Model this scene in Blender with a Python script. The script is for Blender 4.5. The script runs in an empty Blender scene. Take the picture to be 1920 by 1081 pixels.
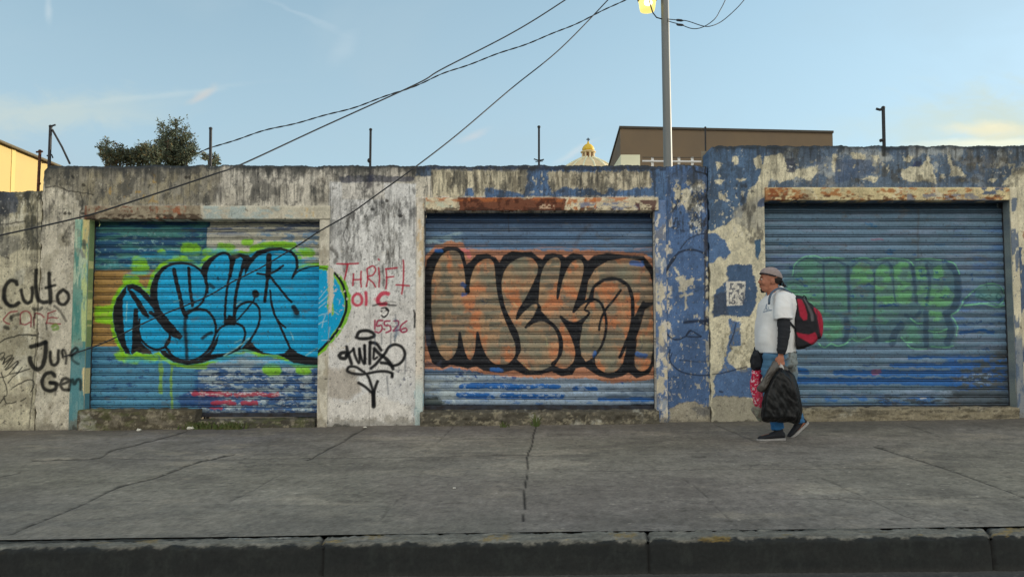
import bpy, bmesh, math, random
import numpy as np
from mathutils import Vector, Matrix
R = math.radians
random.seed(7)
rng = np.random.default_rng(7)
SC = bpy.context.scene
COL = SC.collection

# ------------------------------------------------------------------ camera
CAMZ, TILT, FPX = 1.15, R(3.1), 1387.0
cd = bpy.data.cameras.new('camera')
cd.sensor_width = 36.0
cd.lens = FPX / 1920 * 36
cd.clip_start, cd.clip_end = 0.05, 3000
cam = bpy.data.objects.new('camera', cd)
COL.objects.link(cam)
cam.location = (0, 0, CAMZ)
cam.rotation_euler = (R(90) + TILT, 0, 0)
SC.camera = cam
SC.view_settings.view_transform = 'Standard'
SC.view_settings.look = 'None'
SC.view_settings.gamma = 1.0
SC.view_settings.exposure = 1.35
SC.render.engine = 'CYCLES'

# ------------------------------------------------------------------ sun and sky
SUN_EL, SUN_AZ = R(11), R(66)          # azimuth clockwise from +Y
sd = Vector((math.sin(SUN_AZ) * math.cos(SUN_EL), math.cos(SUN_AZ) * math.cos(SUN_EL), math.sin(SUN_EL)))
ld = bpy.data.lights.new('sun', 'SUN')
ld.energy, ld.angle, ld.color = 2.2, R(0.6), (1.0, 0.86, 0.66)
sun = bpy.data.objects.new('sun', ld)
COL.objects.link(sun)
sun.rotation_euler = sd.to_track_quat('Z', 'Y').to_euler()

world = bpy.data.worlds.new('World')
SC.world = world
world.use_nodes = True
wt = world.node_tree
wt.nodes.clear()

class NT:
    """small helper for node maths"""
    def __init__(s, tree): s.t = tree
    def n(s, kind, **kw):
        d = s.t.nodes.new(kind)
        for k, v in kw.items(): setattr(d, k, v)
        return d
    def put(s, sock, v):
        if hasattr(v, 'is_linked') or hasattr(v, 'links'): s.t.links.new(v, sock)
        else: sock.default_value = v
    def m(s, op, a, b=0.0, c=None, clamp=False):
        d = s.n('ShaderNodeMath', operation=op, use_clamp=clamp)
        s.put(d.inputs[0], a); s.put(d.inputs[1], b)
        if c is not None: s.put(d.inputs[2], c)
        return d.outputs[0]
    def mix(s, f, a, b, mode='MIX'):
        d = s.n('ShaderNodeMix', data_type='RGBA', blend_type=mode)
        s.put(d.inputs[0], f); s.put(d.inputs[6], a); s.put(d.inputs[7], b)
        return d.outputs[2]
    def noise(s, vec, scale, detail=4, rough=0.55, dist=0.0, col=False):
        d = s.n('ShaderNodeTexNoise')
        if vec is not None: s.put(d.inputs['Vector'], vec)
        d.inputs['Scale'].default_value = scale
        d.inputs['Detail'].default_value = detail
        d.inputs['Roughness'].default_value = rough
        d.inputs['Distortion'].default_value = dist
        return d.outputs['Color'] if col else d.outputs['Fac']
    def ramp(s, f, a, b):
        d = s.n('ShaderNodeMapRange', interpolation_type='SMOOTHSTEP')
        s.put(d.inputs[0], f); d.inputs[1].default_value = a; d.inputs[2].default_value = b
        return d.outputs[0]

W = NT(wt)
sky = W.n('ShaderNodeTexSky', sky_type='NISHITA', sun_disc=False)
sky.sun_elevation, sky.sun_rotation = SUN_EL, SUN_AZ
sky.altitude, sky.air_density, sky.dust_density, sky.ozone_density = 1500, 1.0, 1.2, 1.6
geo = W.n('ShaderNodeTexCoord')
sep = W.n('ShaderNodeSeparateXYZ'); W.put(sep.inputs[0], geo.outputs['Generated'])
dx, dy_, dz = sep.outputs
ysafe = W.m('MAXIMUM', dy_, 0.05)
U = W.m('DIVIDE', dx, ysafe)           # directions as slopes about north, for placing the clouds
V = W.m('DIVIDE', dz, ysafe)
comb = W.n('ShaderNodeCombineXYZ'); W.put(comb.inputs[0], U); W.put(comb.inputs[1], W.m('MULTIPLY', V, 2.2))
front = W.ramp(dy_, 0.05, 0.25)
wn = W.noise(comb.outputs[0], 5.0, 5, 0.6, 0.6)
wn2 = W.noise(comb.outputs[0], 16.0, 5, 0.65, 0.4)
wn3 = W.noise(comb.outputs[0], 2.2, 4, 0.5, 0.8)
hsv = W.n('ShaderNodeHueSaturation'); W.put(hsv.inputs['Color'], sky.outputs[0])
hsv.inputs['Saturation'].default_value = 0.85; hsv.inputs['Hue'].default_value = 0.472
cur = hsv.outputs[0]
def px_slope(px, py):
    a, b = (px - 960) / FPX, (540.5 - py) / FPX
    y = math.cos(TILT) - b * math.sin(TILT); z = b * math.cos(TILT) + math.sin(TILT)
    return a / y, z / y
def cloud(cur, px, py, w, h, ang, col, amt, edge=0.9, n=None):
    u0, v0 = px_slope(px, py)
    w, h = w / FPX, h / FPX
    n = n or wn2
    du = W.m('ADD', W.m('SUBTRACT', U, u0), W.m('MULTIPLY', W.m('SUBTRACT', wn, 0.5), w * 1.2))
    dv = W.m('ADD', W.m('SUBTRACT', V, v0), W.m('MULTIPLY', W.m('SUBTRACT', n, 0.5), h * 1.6))
    ca, sa = math.cos(ang), math.sin(ang)
    a = W.m('DIVIDE', W.m('ADD', W.m('MULTIPLY', du, ca), W.m('MULTIPLY', dv, sa)), w)
    b = W.m('DIVIDE', W.m('SUBTRACT', W.m('MULTIPLY', dv, ca), W.m('MULTIPLY', du, sa)), h)
    r = W.m('SQRT', W.m('ADD', W.m('MULTIPLY', a, a), W.m('MULTIPLY', b, b)))
    m = W.m('SUBTRACT', 1.0, W.ramp(r, 1 - edge, 1.0))
    m = W.m('MULTIPLY', W.m('MULTIPLY', m, amt), front)
    return W.mix(m, cur, col)
K = 3.4
veil = (1.78, 2.36, 2.72, 1)
SKY_DONE = True
# thin veil of high cloud
haze = W.m('ADD', W.m('MULTIPLY', W.m('SUBTRACT', 1.0, W.ramp(dz, 0.0, 0.75)), 0.80), W.m('MULTIPLY', W.m('MULTIPLY', W.ramp(wn3, 0.40, 0.80), front), 0.28))
cur = W.mix(haze, cur, veil)
# warm brightness added to the unseen sky behind the camera to light the wall
rear = W.m('MULTIPLY', W.m('SUBTRACT', 1.0, W.ramp(dy_, -0.75, 0.05)), W.ramp(dz, -0.05, 0.25))
rearn = W.m('MULTIPLY', rear, W.m('ADD', 0.6, W.m('MULTIPLY', W.noise(geo.outputs['Generated'], 3.0, 5, 0.6), 0.6), clamp=True))
cur = W.mix(rearn, cur, (5.6, 5.2, 4.5, 1))
cur = cloud(cur, 20, 215, 420, 60, R(3), (0.82 * K, 0.86 * K, 0.72 * K, 1), 0.45, 1.0)
cur = cloud(cur, 300, 178, 300, 10, R(6), (0.8 * K, 0.9 * K, 0.88 * K, 1), 0.22, 1.0)
cur = cloud(cur, 378, 178, 48, 13, R(32), (0.95 * K, 0.80 * K, 0.66 * K, 1), 0.42, 1.0)
cur = cloud(cur, 885, 254, 48, 12, R(22), (1.0 * K, 0.86 * K, 0.78 * K, 1), 0.26, 1.0)
cur = cloud(cur, 560, 30, 130, 9, R(-24), (0.85 * K, 0.95 * K, 1.0 * K, 1), 0.14, 1.0)
cur = cloud(cur, 640, 90, 60, 26, R(50), (0.85 * K, 0.95 * K, 1.0 * K, 1), 0.14, 1.0)
cur = cloud(cur, 92, 18, 11, 46, R(4), (0.9 * K, 0.98 * K, 1.0 * K, 1), 0.28, 1.0)
cur = cloud(cur, 1080, 285, 70, 10, R(30), (1.0 * K, 0.97 * K, 0.9 * K, 1), 0.28, 1.0)
cur = cloud(cur, 1850, 244, 130, 24, R(-1), (1.35 * K, 1.2 * K, 0.85 * K, 1), 0.9, 1.0)
cur = cloud(cur, 1900, 240, 420, 110, R(-1), (0.80 * K, 0.84 * K, 0.62 * K, 1), 0.6, 1.0)
cur = cloud(cur, 1860, 268, 190, 13, R(1), (1.3 * K, 1.25 * K, 0.92 * K, 1), 0.6, 0.9)
bgn = W.n('ShaderNodeBackground'); W.put(bgn.inputs[0], cur)
bgn.inputs[1].default_value = 0.10
wo = W.n('ShaderNodeOutputWorld'); wt.links.new(bgn.outputs[0], wo.inputs[0])

# ------------------------------------------------------------------ geometry of the view
def P(px, py, Y):
    a, b = (px - 960) / FPX, (540.5 - py) / FPX
    y = math.cos(TILT) - b * math.sin(TILT); z = b * math.cos(TILT) + math.sin(TILT)
    s = Y / y
    return Vector((a * s, Y, CAMZ + z * s))
def to_px(x, y, z):
    zc = z - CAMZ
    dep = y * math.cos(TILT) + zc * math.sin(TILT)
    up = -y * math.sin(TILT) + zc * math.cos(TILT)
    return 960 + x / dep * FPX, 540.5 - up / dep * FPX
SLOPE = 0.013
def GZ(x): return SLOPE * x               # height of the pavement at x
def G(px, py):
    d = P(px, py, 1.0) - Vector((0, 0, CAMZ))
    t = -CAMZ / (d.z - SLOPE * d.x)
    return Vector((d.x * t, d.y * t, CAMZ + d.z * t))
YW = 9.0                                   # wall face

GAIN = 1.46
def lin(c):
    c = c / 255.0
    return c / 12.92 if c <= 0.04045 else ((c + 0.055) / 1.055) ** 2.4
def S(r, g, b, k=1.0):
    l = .3 * r + .59 * g + .11 * b; q = .87                   # the painter's colours read from the photo, a little greyer
    r, g, b = l + (r - l) * q, l + (g - l) * q, l + (b - l) * q
    if b > g > r: r, g = r * (1 - .07 * min(1, (b - r) / 40)), g * 1.0
    return np.array([min(0.85, lin(r) * GAIN * k), min(0.85, lin(g) * GAIN * k), min(0.85, lin(b) * GAIN * k)])

# ------------------------------------------------------------------ noise in numpy
def _h(xi, yi, seed):
    h = (xi * 374761393 + yi * 668265263 + seed * 1442695041) & 0xffffffff
    h = ((h ^ (h >> 13)) * 1274126177) & 0xffffffff
    return ((h ^ (h >> 16)) & 0xffffff) / float(0xffffff)
def vn(x, y, seed=0):
    x = np.asarray(x, float); y = np.asarray(y, float)
    xi = np.floor(x).astype(np.int64); yi = np.floor(y).astype(np.int64)
    fx, fy = x - xi, y - yi
    fx = fx * fx * (3 - 2 * fx); fy = fy * fy * (3 - 2 * fy)
    a, b = _h(xi, yi, seed), _h(xi + 1, yi, seed)
    c, d = _h(xi, yi + 1, seed), _h(xi + 1, yi + 1, seed)
    return (a * (1 - fx) + b * fx) * (1 - fy) + (c * (1 - fx) + d * fx) * fy
def fbm(x, y, sx, sy=None, oct=4, seed=0, pers=0.55):
    """0..1, cell sizes sx, sy"""
    sy = sy or sx
    x = np.asarray(x, float) / sx; y = np.asarray(y, float) / sy
    t, a, tot = 0, 1.0, 0
    for o in range(oct):
        t = t + a * vn(x * 2 ** o + 17.3 * o, y * 2 ** o + 9.1 * o, seed + o * 31); tot += a; a *= pers
    return t / tot
def sst(x, a, b):
    t = np.clip((x - a) / (b - a), 0, 1); return t * t * (3 - 2 * t)

def smooth(pts, closed=False, n=5):
    p = [np.array(q, float) for q in pts]
    if len(p) < 3: return np.array(p)
    out = []
    L = len(p)
    rngi = range(L) if closed else range(L - 1)
    for i in rngi:
        p1, p2 = p[i], p[(i + 1) % L]
        p0 = p[i - 1] if (closed or i > 0) else 2 * p1 - p2
        p3 = p[(i + 2) % L] if (closed or i + 2 < L) else 2 * p2 - p1
        for k in range(n):
            t = k / n
            out.append(0.5 * ((2 * p1) + (-p0 + p2) * t + (2 * p0 - 5 * p1 + 4 * p2 - p3) * t * t + (-p0 + 3 * p1 - 3 * p2 + p3) * t ** 3))
    if not closed: out.append(p[-1])
    return np.array(out)

class Paint:
    """colour of the paint layers on a surface, point by point"""
    def __init__(s, px, py, base):
        s.px, s.py = px, py
        s.c = np.tile(np.asarray(base, float), (len(px), 1))
        s.h = np.zeros(len(px))            # paint relief
        s.o, s.k = (0, 0), 1.0
    def frame(s, ox, oy, k): s.o, s.k = (ox, oy), k; return s
    def T(s, pts): return [(s.o[0] + u / s.k, s.o[1] + v / s.k) for u, v in pts]
    def box(s, x0, y0, x1, y1):
        return np.nonzero((s.px > x0) & (s.px < x1) & (s.py > y0) & (s.py < y1))[0]
    def _dist(s, X, Y, p, closed):
        d = np.full(len(X), 1e9); ins = np.zeros(len(X), bool)
        n = len(p)
        for i in range(n if closed else n - 1):
            ax, ay = p[i]; bx, by = p[(i + 1) % n]
            ex, ey = bx - ax, by - ay
            L = ex * ex + ey * ey + 1e-12
            t = np.clip(((X - ax) * ex + (Y - ay) * ey) / L, 0, 1)
            d = np.minimum(d, (X - ax - t * ex) ** 2 + (Y - ay - t * ey) ** 2)
            if closed and ay != by:
                c = ((ay > Y) != (by > Y)) & (X < ex * (Y - ay) / ey + ax)
                ins ^= c
        d = np.sqrt(d)
        return np.where(ins, -d, d) if closed else d
    def put(s, idx, m, col, alpha=1.0, h=None):
        m = (m * alpha)[:, None]
        s.c[idx] = s.c[idx] * (1 - m) + np.asarray(col) * m
        if h is not None: s.h[idx] = s.h[idx] * (1 - m[:, 0]) + h * m[:, 0]
    def region(s, pts, soft=1.0, warp=0, ws=14, seed=1, grow=0, sm=False):
        p = np.array(s.T(pts))
        if sm: p = smooth(p, True, 4)
        mg = soft + warp * 1.5 + max(0, grow) + 3
        idx = s.box(p[:, 0].min() - mg, p[:, 1].min() - mg, p[:, 0].max() + mg, p[:, 1].max() + mg)
        X, Y = s.px[idx], s.py[idx]
        if warp:
            X = X + (fbm(X, Y, ws, oct=5, seed=seed, pers=.65) - .5) * warp * 3
            Y = Y + (fbm(X, Y, ws, oct=5, seed=seed + 5, pers=.65) - .5) * warp * 3
            d0 = (fbm(X, Y, ws * .28, oct=4, seed=seed + 9, pers=.7) - .5) * warp * 2.2
            X = X + d0; Y = Y - d0
        d = s._dist(X, Y, p, True) - grow
        return idx, 1 - sst(d, -soft, soft)
    def fill(s, pts, col, alpha=1, soft=1.0, warp=0, ws=14, seed=1, grow=0, sm=False, h=None):
        idx, m = s.region(pts, soft, warp, ws, seed, grow, sm); s.put(idx, m, col, alpha, h)
        return idx, m
    def stroke(s, pts, w, col, alpha=1, soft=1.0, warp=0, sm=True, ws=9, seed=3, raw=False):
        """w in frame units: full width"""
        p = np.array(s.T(pts)) if not raw else np.array(pts, float)
        if sm and len(p) > 2: p = smooth(p, False, 6)
        r = w / 2 / (s.k if not raw else 1)
        mg = r + soft + warp * 2 + 2
        idx = s.box(p[:, 0].min() - mg, p[:, 1].min() - mg, p[:, 0].max() + mg, p[:, 1].max() + mg)
        if len(idx) == 0: return
        X, Y = s.px[idx], s.py[idx]
        if warp:
            X = X + (fbm(X, Y, ws, oct=3, seed=seed) - .5) * warp * 3
            Y = Y + (fbm(X, Y, ws, oct=3, seed=seed + 5) - .5) * warp * 3
        d = s._dist(X, Y, p, False) - r
        s.put(idx, 1 - sst(d, -soft, soft), col, alpha)
    def noisy(s, x0, y0, x1, y1, col, sx, sy, lo, hi, alpha=1, seed=0, edge=8, oct=4, h=None, pers=.55):
        idx = s.box(x0, y0, x1, y1)
        if len(idx) == 0: return
        X, Y = s.px[idx], s.py[idx]
        m = sst(fbm(X, Y, sx, sy, oct, seed, pers), lo, hi)
        e = np.minimum(np.minimum(X - x0, x1 - X), np.minimum(Y - y0, y1 - Y))
        s.put(idx, m * np.clip(e / edge, 0, 1), col, alpha, h)
    def mul(s, f): s.c *= np.asarray(f)[:, None]

# ------------------------------------------------------------------ objects
def tag(o, label=None, cat=None, group=None, kind=None):
    if label: o['label'] = label
    if cat: o['category'] = cat
    if group: o['group'] = group
    if kind: o['kind'] = kind
    return o
def empty(name, loc, label, cat, group=None):
    o = bpy.data.objects.new(name, None); COL.objects.link(o); o.location = loc
    o.empty_display_size = 0.2
    return tag(o, label, cat, group)
def link(name, me, mat, parent=None, smooth_=False):
    o = bpy.data.objects.new(name, me); COL.objects.link(o)
    if mat: me.materials.append(mat)
    if parent is not None:
        o.parent = parent
        o.matrix_parent_inverse = Matrix.Translation(parent.location).inverted() if parent.type == 'EMPTY' or parent.location.length else Matrix()
    if smooth_: me.polygons.foreach_set('use_smooth', [True] * len(me.polygons))
    return o
def mesh_np(name, verts, faces, cols=None):
    me = bpy.data.meshes.new(name)
    verts = np.asarray(verts, np.float32); faces = np.asarray(faces, np.int32)
    k = faces.shape[1]
    me.vertices.add(len(verts)); me.vertices.foreach_set('co', verts.ravel())
    me.loops.add(faces.size); me.loops.foreach_set('vertex_index', faces.ravel())
    me.polygons.add(len(faces))
    me.polygons.foreach_set('loop_start', np.arange(0, faces.size, k, dtype=np.int32))
    me.polygons.foreach_set('loop_total', np.full(len(faces), k, np.int32))
    me.update(calc_edges=True)
    if cols is not None:
        a = me.color_attributes.new('col', 'FLOAT_COLOR', 'POINT')
        c4 = np.ones((len(verts), 4), np.float32); c4[:, :3] = cols
        a.data.foreach_set('color', c4.ravel())
    return me
def grid_faces(nu, nv, off=0, flip=False):
    i = np.arange(nu - 1)[:, None]; j = np.arange(nv - 1)[None, :]
    a = (i * nv + j).ravel() + off; b = a + nv
    f = np.stack([a, b, b + 1, a + 1], 1)
    return f[:, ::-1] if flip else f
class MB:
    """collects closed shapes into one mesh"""
    def __init__(s): s.v, s.f = [], []
    def add(s, v, f):
        o = len(s.v); s.v += [tuple(q) for q in v]; s.f += [tuple(i + o for i in t) for t in f]; return s
    def box(s, x0, y0, z0, x1, y1, z1):
        v = [(x0, y0, z0), (x1, y0, z0), (x1, y1, z0), (x0, y1, z0), (x0, y0, z1), (x1, y0, z1), (x1, y1, z1), (x0, y1, z1)]
        return s.add(v, [(0, 3, 2, 1), (4, 5, 6, 7), (0, 1, 5, 4), (1, 2, 6, 5), (2, 3, 7, 6), (3, 0, 4, 7)])
    def tube(s, pts, r, n=8, r2=None, flat=1.0):
        """tube along points; r may be a list; flat squashes along Y"""
        pts = [Vector(p) for p in pts]
        rs = r if isinstance(r, (list, tuple)) else [r] * len(pts)
        if r2 is not None: rs = [r + (r2 - r) * i / (len(pts) - 1) for i in range(len(pts))]
        v, f = [], []
        up = Vector((0, 1, 0))
        for i, p in enumerate(pts):
            d = (pts[min(i + 1, len(pts) - 1)] - pts[max(i - 1, 0)]).normalized()
            a = d.cross(up)
            if a.length < 1e-3: a = d.cross(Vector((1, 0, 0)))
            a.normalize(); b = a.cross(d).normalized()
            for k in range(n):
                t = 2 * math.pi * k / n
                v.append(p + a * math.cos(t) * rs[i] + b * math.sin(t) * rs[i] * flat)
        for i in range(len(pts) - 1):
            for k in range(n):
                f.append((i * n + k, i * n + (k + 1) % n, (i + 1) * n + (k + 1) % n, (i + 1) * n + k))
        f.append(tuple(range(n))[::-1]); f.append(tuple(range((len(pts) - 1) * n, len(pts) * n)))
        return s.add(v, f)
    def ball(s, c, r, nu=14, nv=10, rot=None):
        r = (r, r, r) if not isinstance(r, (tuple, list)) else r
        v, f = [], []
        c = Vector(c)
        for i in range(1, nv):
            ph = math.pi * i / nv
            for k in range(nu):
                t = 2 * math.pi * k / nu
                q = Vector((r[0] * math.sin(ph) * math.cos(t), r[1] * math.sin(ph) * math.sin(t), r[2] * math.cos(ph)))
                if rot is not None: q = rot @ q
                v.append(c + q)
        q = Vector((0, 0, r[2])); q2 = Vector((0, 0, -r[2]))
        if rot is not None: q, q2 = rot @ q, rot @ q2
        v += [c + q, c + q2]
        t_, b_ = len(v) - 2, len(v) - 1
        for i in range(nv - 2):
            for k in range(nu):
                f.append((i * nu + k, (i + 1) * nu + k, (i + 1) * nu + (k + 1) % nu, i * nu + (k + 1) % nu))
        for k in range(nu):
            f.append((t_, k, (k + 1) % nu)); f.append((b_, (nv - 2) * nu + (k + 1) % nu, (nv - 2) * nu + k))
        return s.add(v, f)
    def prism(s, poly, axis_vec):
        """closed polygon (3D points) pushed along a vector"""
        a = [Vector(p) for p in poly]; d = Vector(axis_vec); n = len(a)
        v = a + [p + d for p in a]
        f = [tuple(range(n)), tuple(range(2 * n - 1, n - 1, -1))]
        for i in range(n):
            j = (i + 1) % n
            f.append((i, i + n, j + n, j))
        return s.add(v, f)
    def lathe(s, c, prof, n=20):
        c = Vector(c); v, f = [], []
        for (r, z) in prof:
            for k in range(n):
                t = 2 * math.pi * k / n
                v.append(c + Vector((r * math.cos(t), r * math.sin(t), z)))
        for i in range(len(prof) - 1):
            for k in range(n):
                f.append((i * n + k, i * n + (k + 1) % n, (i + 1) * n + (k + 1) % n, (i + 1) * n + k))
        f.append(tuple(range(n))[::-1]); f.append(tuple(range((len(prof) - 1) * n, len(prof) * n)))
        return s.add(v, f)
    def mesh(s, name):
        me = bpy.data.meshes.new(name); me.from_pydata([tuple(q) for q in s.v], [], s.f)
        bm = bmesh.new(); bm.from_mesh(me); bmesh.ops.recalc_face_normals(bm, faces=bm.faces); bm.to_mesh(me); bm.free()
        me.update(); return me
    def build(s, name, mat, parent=None, smooth_=False, bevel=0):
        o = link(name, s.mesh(name), mat, parent, smooth_)
        if bevel:
            m = o.modifiers.new('bevel', 'BEVEL'); m.width = bevel; m.segments = 2; m.limit_method = 'ANGLE'
        return o
    def soft(s, name, mat, parent=None, voxel=0.01, it=6, fac=0.5, fold=None, keep=True):
        """fuse the shapes into one continuous skin"""
        tmp = bpy.data.objects.new('tmp', s.mesh('tmp')); COL.objects.link(tmp)
        m = tmp.modifiers.new('r', 'REMESH'); m.mode = 'VOXEL'; m.voxel_size = voxel; m.use_smooth_shade = True
        if it:
            m2 = tmp.modifiers.new('s', 'SMOOTH'); m2.factor = fac; m2.iterations = it
        dg = bpy.context.evaluated_depsgraph_get(); dg.update()
        me = bpy.data.meshes.new_from_object(tmp.evaluated_get(dg))
        old = tmp.data
        bpy.data.objects.remove(tmp); bpy.data.meshes.remove(old)
        me.name = name
        if fold is not None:
            co = np.empty(len(me.vertices) * 3, np.float32); me.vertices.foreach_get('co', co); co = co.reshape(-1, 3)
            no = np.empty(len(me.vertices) * 3, np.float32); me.vertex_normals.foreach_get('vector', no); no = no.reshape(-1, 3)
            co = co + no * fold(co)[:, None]
            me.vertices.foreach_set('co', co.astype(np.float32).ravel()); me.update()
        me.materials.clear()
        return link(name, me, mat, parent, True)

# ------------------------------------------------------------------ materials
def mat_new(name):
    m = bpy.data.materials.new(name); m.use_nodes = True
    t = m.node_tree; b = t.nodes['Principled BSDF']
    return m, NT(t), b
def mat_attr(name, rough=0.85, fine=60, amt=0.25, bump=0.25, bs=45, spec=0.3, dist=0.004, metal=0):
    """painted surface: colour from the paint layers, fine grain and relief from noise"""
    m, N, b = mat_new(name)
    at = N.n('ShaderNodeAttribute', attribute_name='col')
    tc = N.n('ShaderNodeTexCoord').outputs['Object']
    f = N.noise(tc, fine, 6, 0.7)
    k = N.m('ADD', 1 - amt / 2, N.m('MULTIPLY', N.ramp(f, 0.3, 0.7), amt))
    c = N.mix(1.0, at.outputs['Color'], N.n('ShaderNodeCombineColor').outputs[0], 'MULTIPLY')
    cc = m.node_tree.nodes[-2] if False else None
    comb = [n for n in m.node_tree.nodes if n.bl_idname == 'ShaderNodeCombineColor'][0]
    for i in range(3): N.put(comb.inputs[i], k)
    N.put(b.inputs['Base Color'], c)
    b.inputs['Specular IOR Level'].default_value = spec
    b.inputs['Metallic'].default_value = metal
    N.put(b.inputs['Roughness'], N.m('ADD', rough - 0.1, N.m('MULTIPLY', f, 0.2), clamp=True))
    bp = N.n('ShaderNodeBump'); bp.inputs['Strength'].default_value = bump; bp.inputs['Distance'].default_value = dist
    N.put(bp.inputs['Height'], N.m('ADD', N.noise(tc, bs, 6, 0.7), N.m('MULTIPLY', N.noise(tc, bs * .22, 4, .6), 1.6)))
    N.put(b.inputs['Normal'], bp.outputs[0])
    return m
def mat_plain(name, c, rough=0.7, scale=8, amt=0.3, bump=0.1, metal=0.0, c2=None, spec=0.4, dist=0.003, stretch=None):
    m, N, b = mat_new(name)
    tc = N.n('ShaderNodeTexCoord').outputs['Object']
    if stretch:
        mp = N.n('ShaderNodeMapping'); N.put(mp.inputs[0], tc); mp.inputs['Scale'].default_value = stretch; tc = mp.outputs[0]
    f = N.ramp(N.noise(tc, scale, 6, 0.65), 0.3, 0.7)
    c = np.asarray(c, float)
    d = np.asarray(c2, float) if c2 is not None else c * (1 - amt)
    N.put(b.inputs['Base Color'], N.mix(f, (*d, 1), (*c, 1)))
    b.inputs['Metallic'].default_value = metal
    b.inputs['Specular IOR Level'].default_value = spec
    N.put(b.inputs['Roughness'], N.m('ADD', rough - 0.08, N.m('MULTIPLY', f, 0.16), clamp=True))
    bp = N.n('ShaderNodeBump'); bp.inputs['Strength'].default_value = bump; bp.inputs['Distance'].default_value = dist
    N.put(bp.inputs['Height'], N.noise(tc, scale * 4, 5, 0.6)); N.put(b.inputs['Normal'], bp.outputs[0])
    return m
def set_cols(me, cols):
    a = me.color_attributes.new('col', 'FLOAT_COLOR', 'POINT')
    c4 = np.ones((len(me.vertices), 4), np.float32); c4[:, :3] = cols
    a.data.foreach_set('color', c4.ravel())
def coords(me):
    co = np.empty(len(me.vertices) * 3, np.float32); me.vertices.foreach_get('co', co)
    return co.reshape(-1, 3).astype(float)
M_WALL = mat_attr('weathered_render', 0.9, 70, 0.35, 0.55, 40, 0.25, 0.006)
M_SHUT = mat_attr('painted_steel_slats', 0.62, 90, 0.22, 0.15, 60, 0.35, 0.002)
M_PAVE = mat_attr('pavement_concrete', 0.88, 55, 0.35, 0.5, 30, 0.3, 0.006)

# ================================================================== GROUND, PAVEMENT, KERB, ROAD
def sheet_xy(name, xs, ys, zf, mat, painter=None, kind='structure'):
    X, Y = np.meshgrid(xs, ys, indexing='ij'); X = X.ravel(); Y = Y.ravel()
    Z = zf(X, Y)
    px, py = to_px(X, Y, Z)
    cols = None
    if painter is not None:
        p = painter(px, py, X, Y); cols = p.c; Z = Z + p.h
    me = mesh_np(name, np.stack([X, Y, Z], 1), grid_faces(len(xs), len(ys)), cols)
    return tag(link(name, me, mat, None, True), kind=kind)

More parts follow.
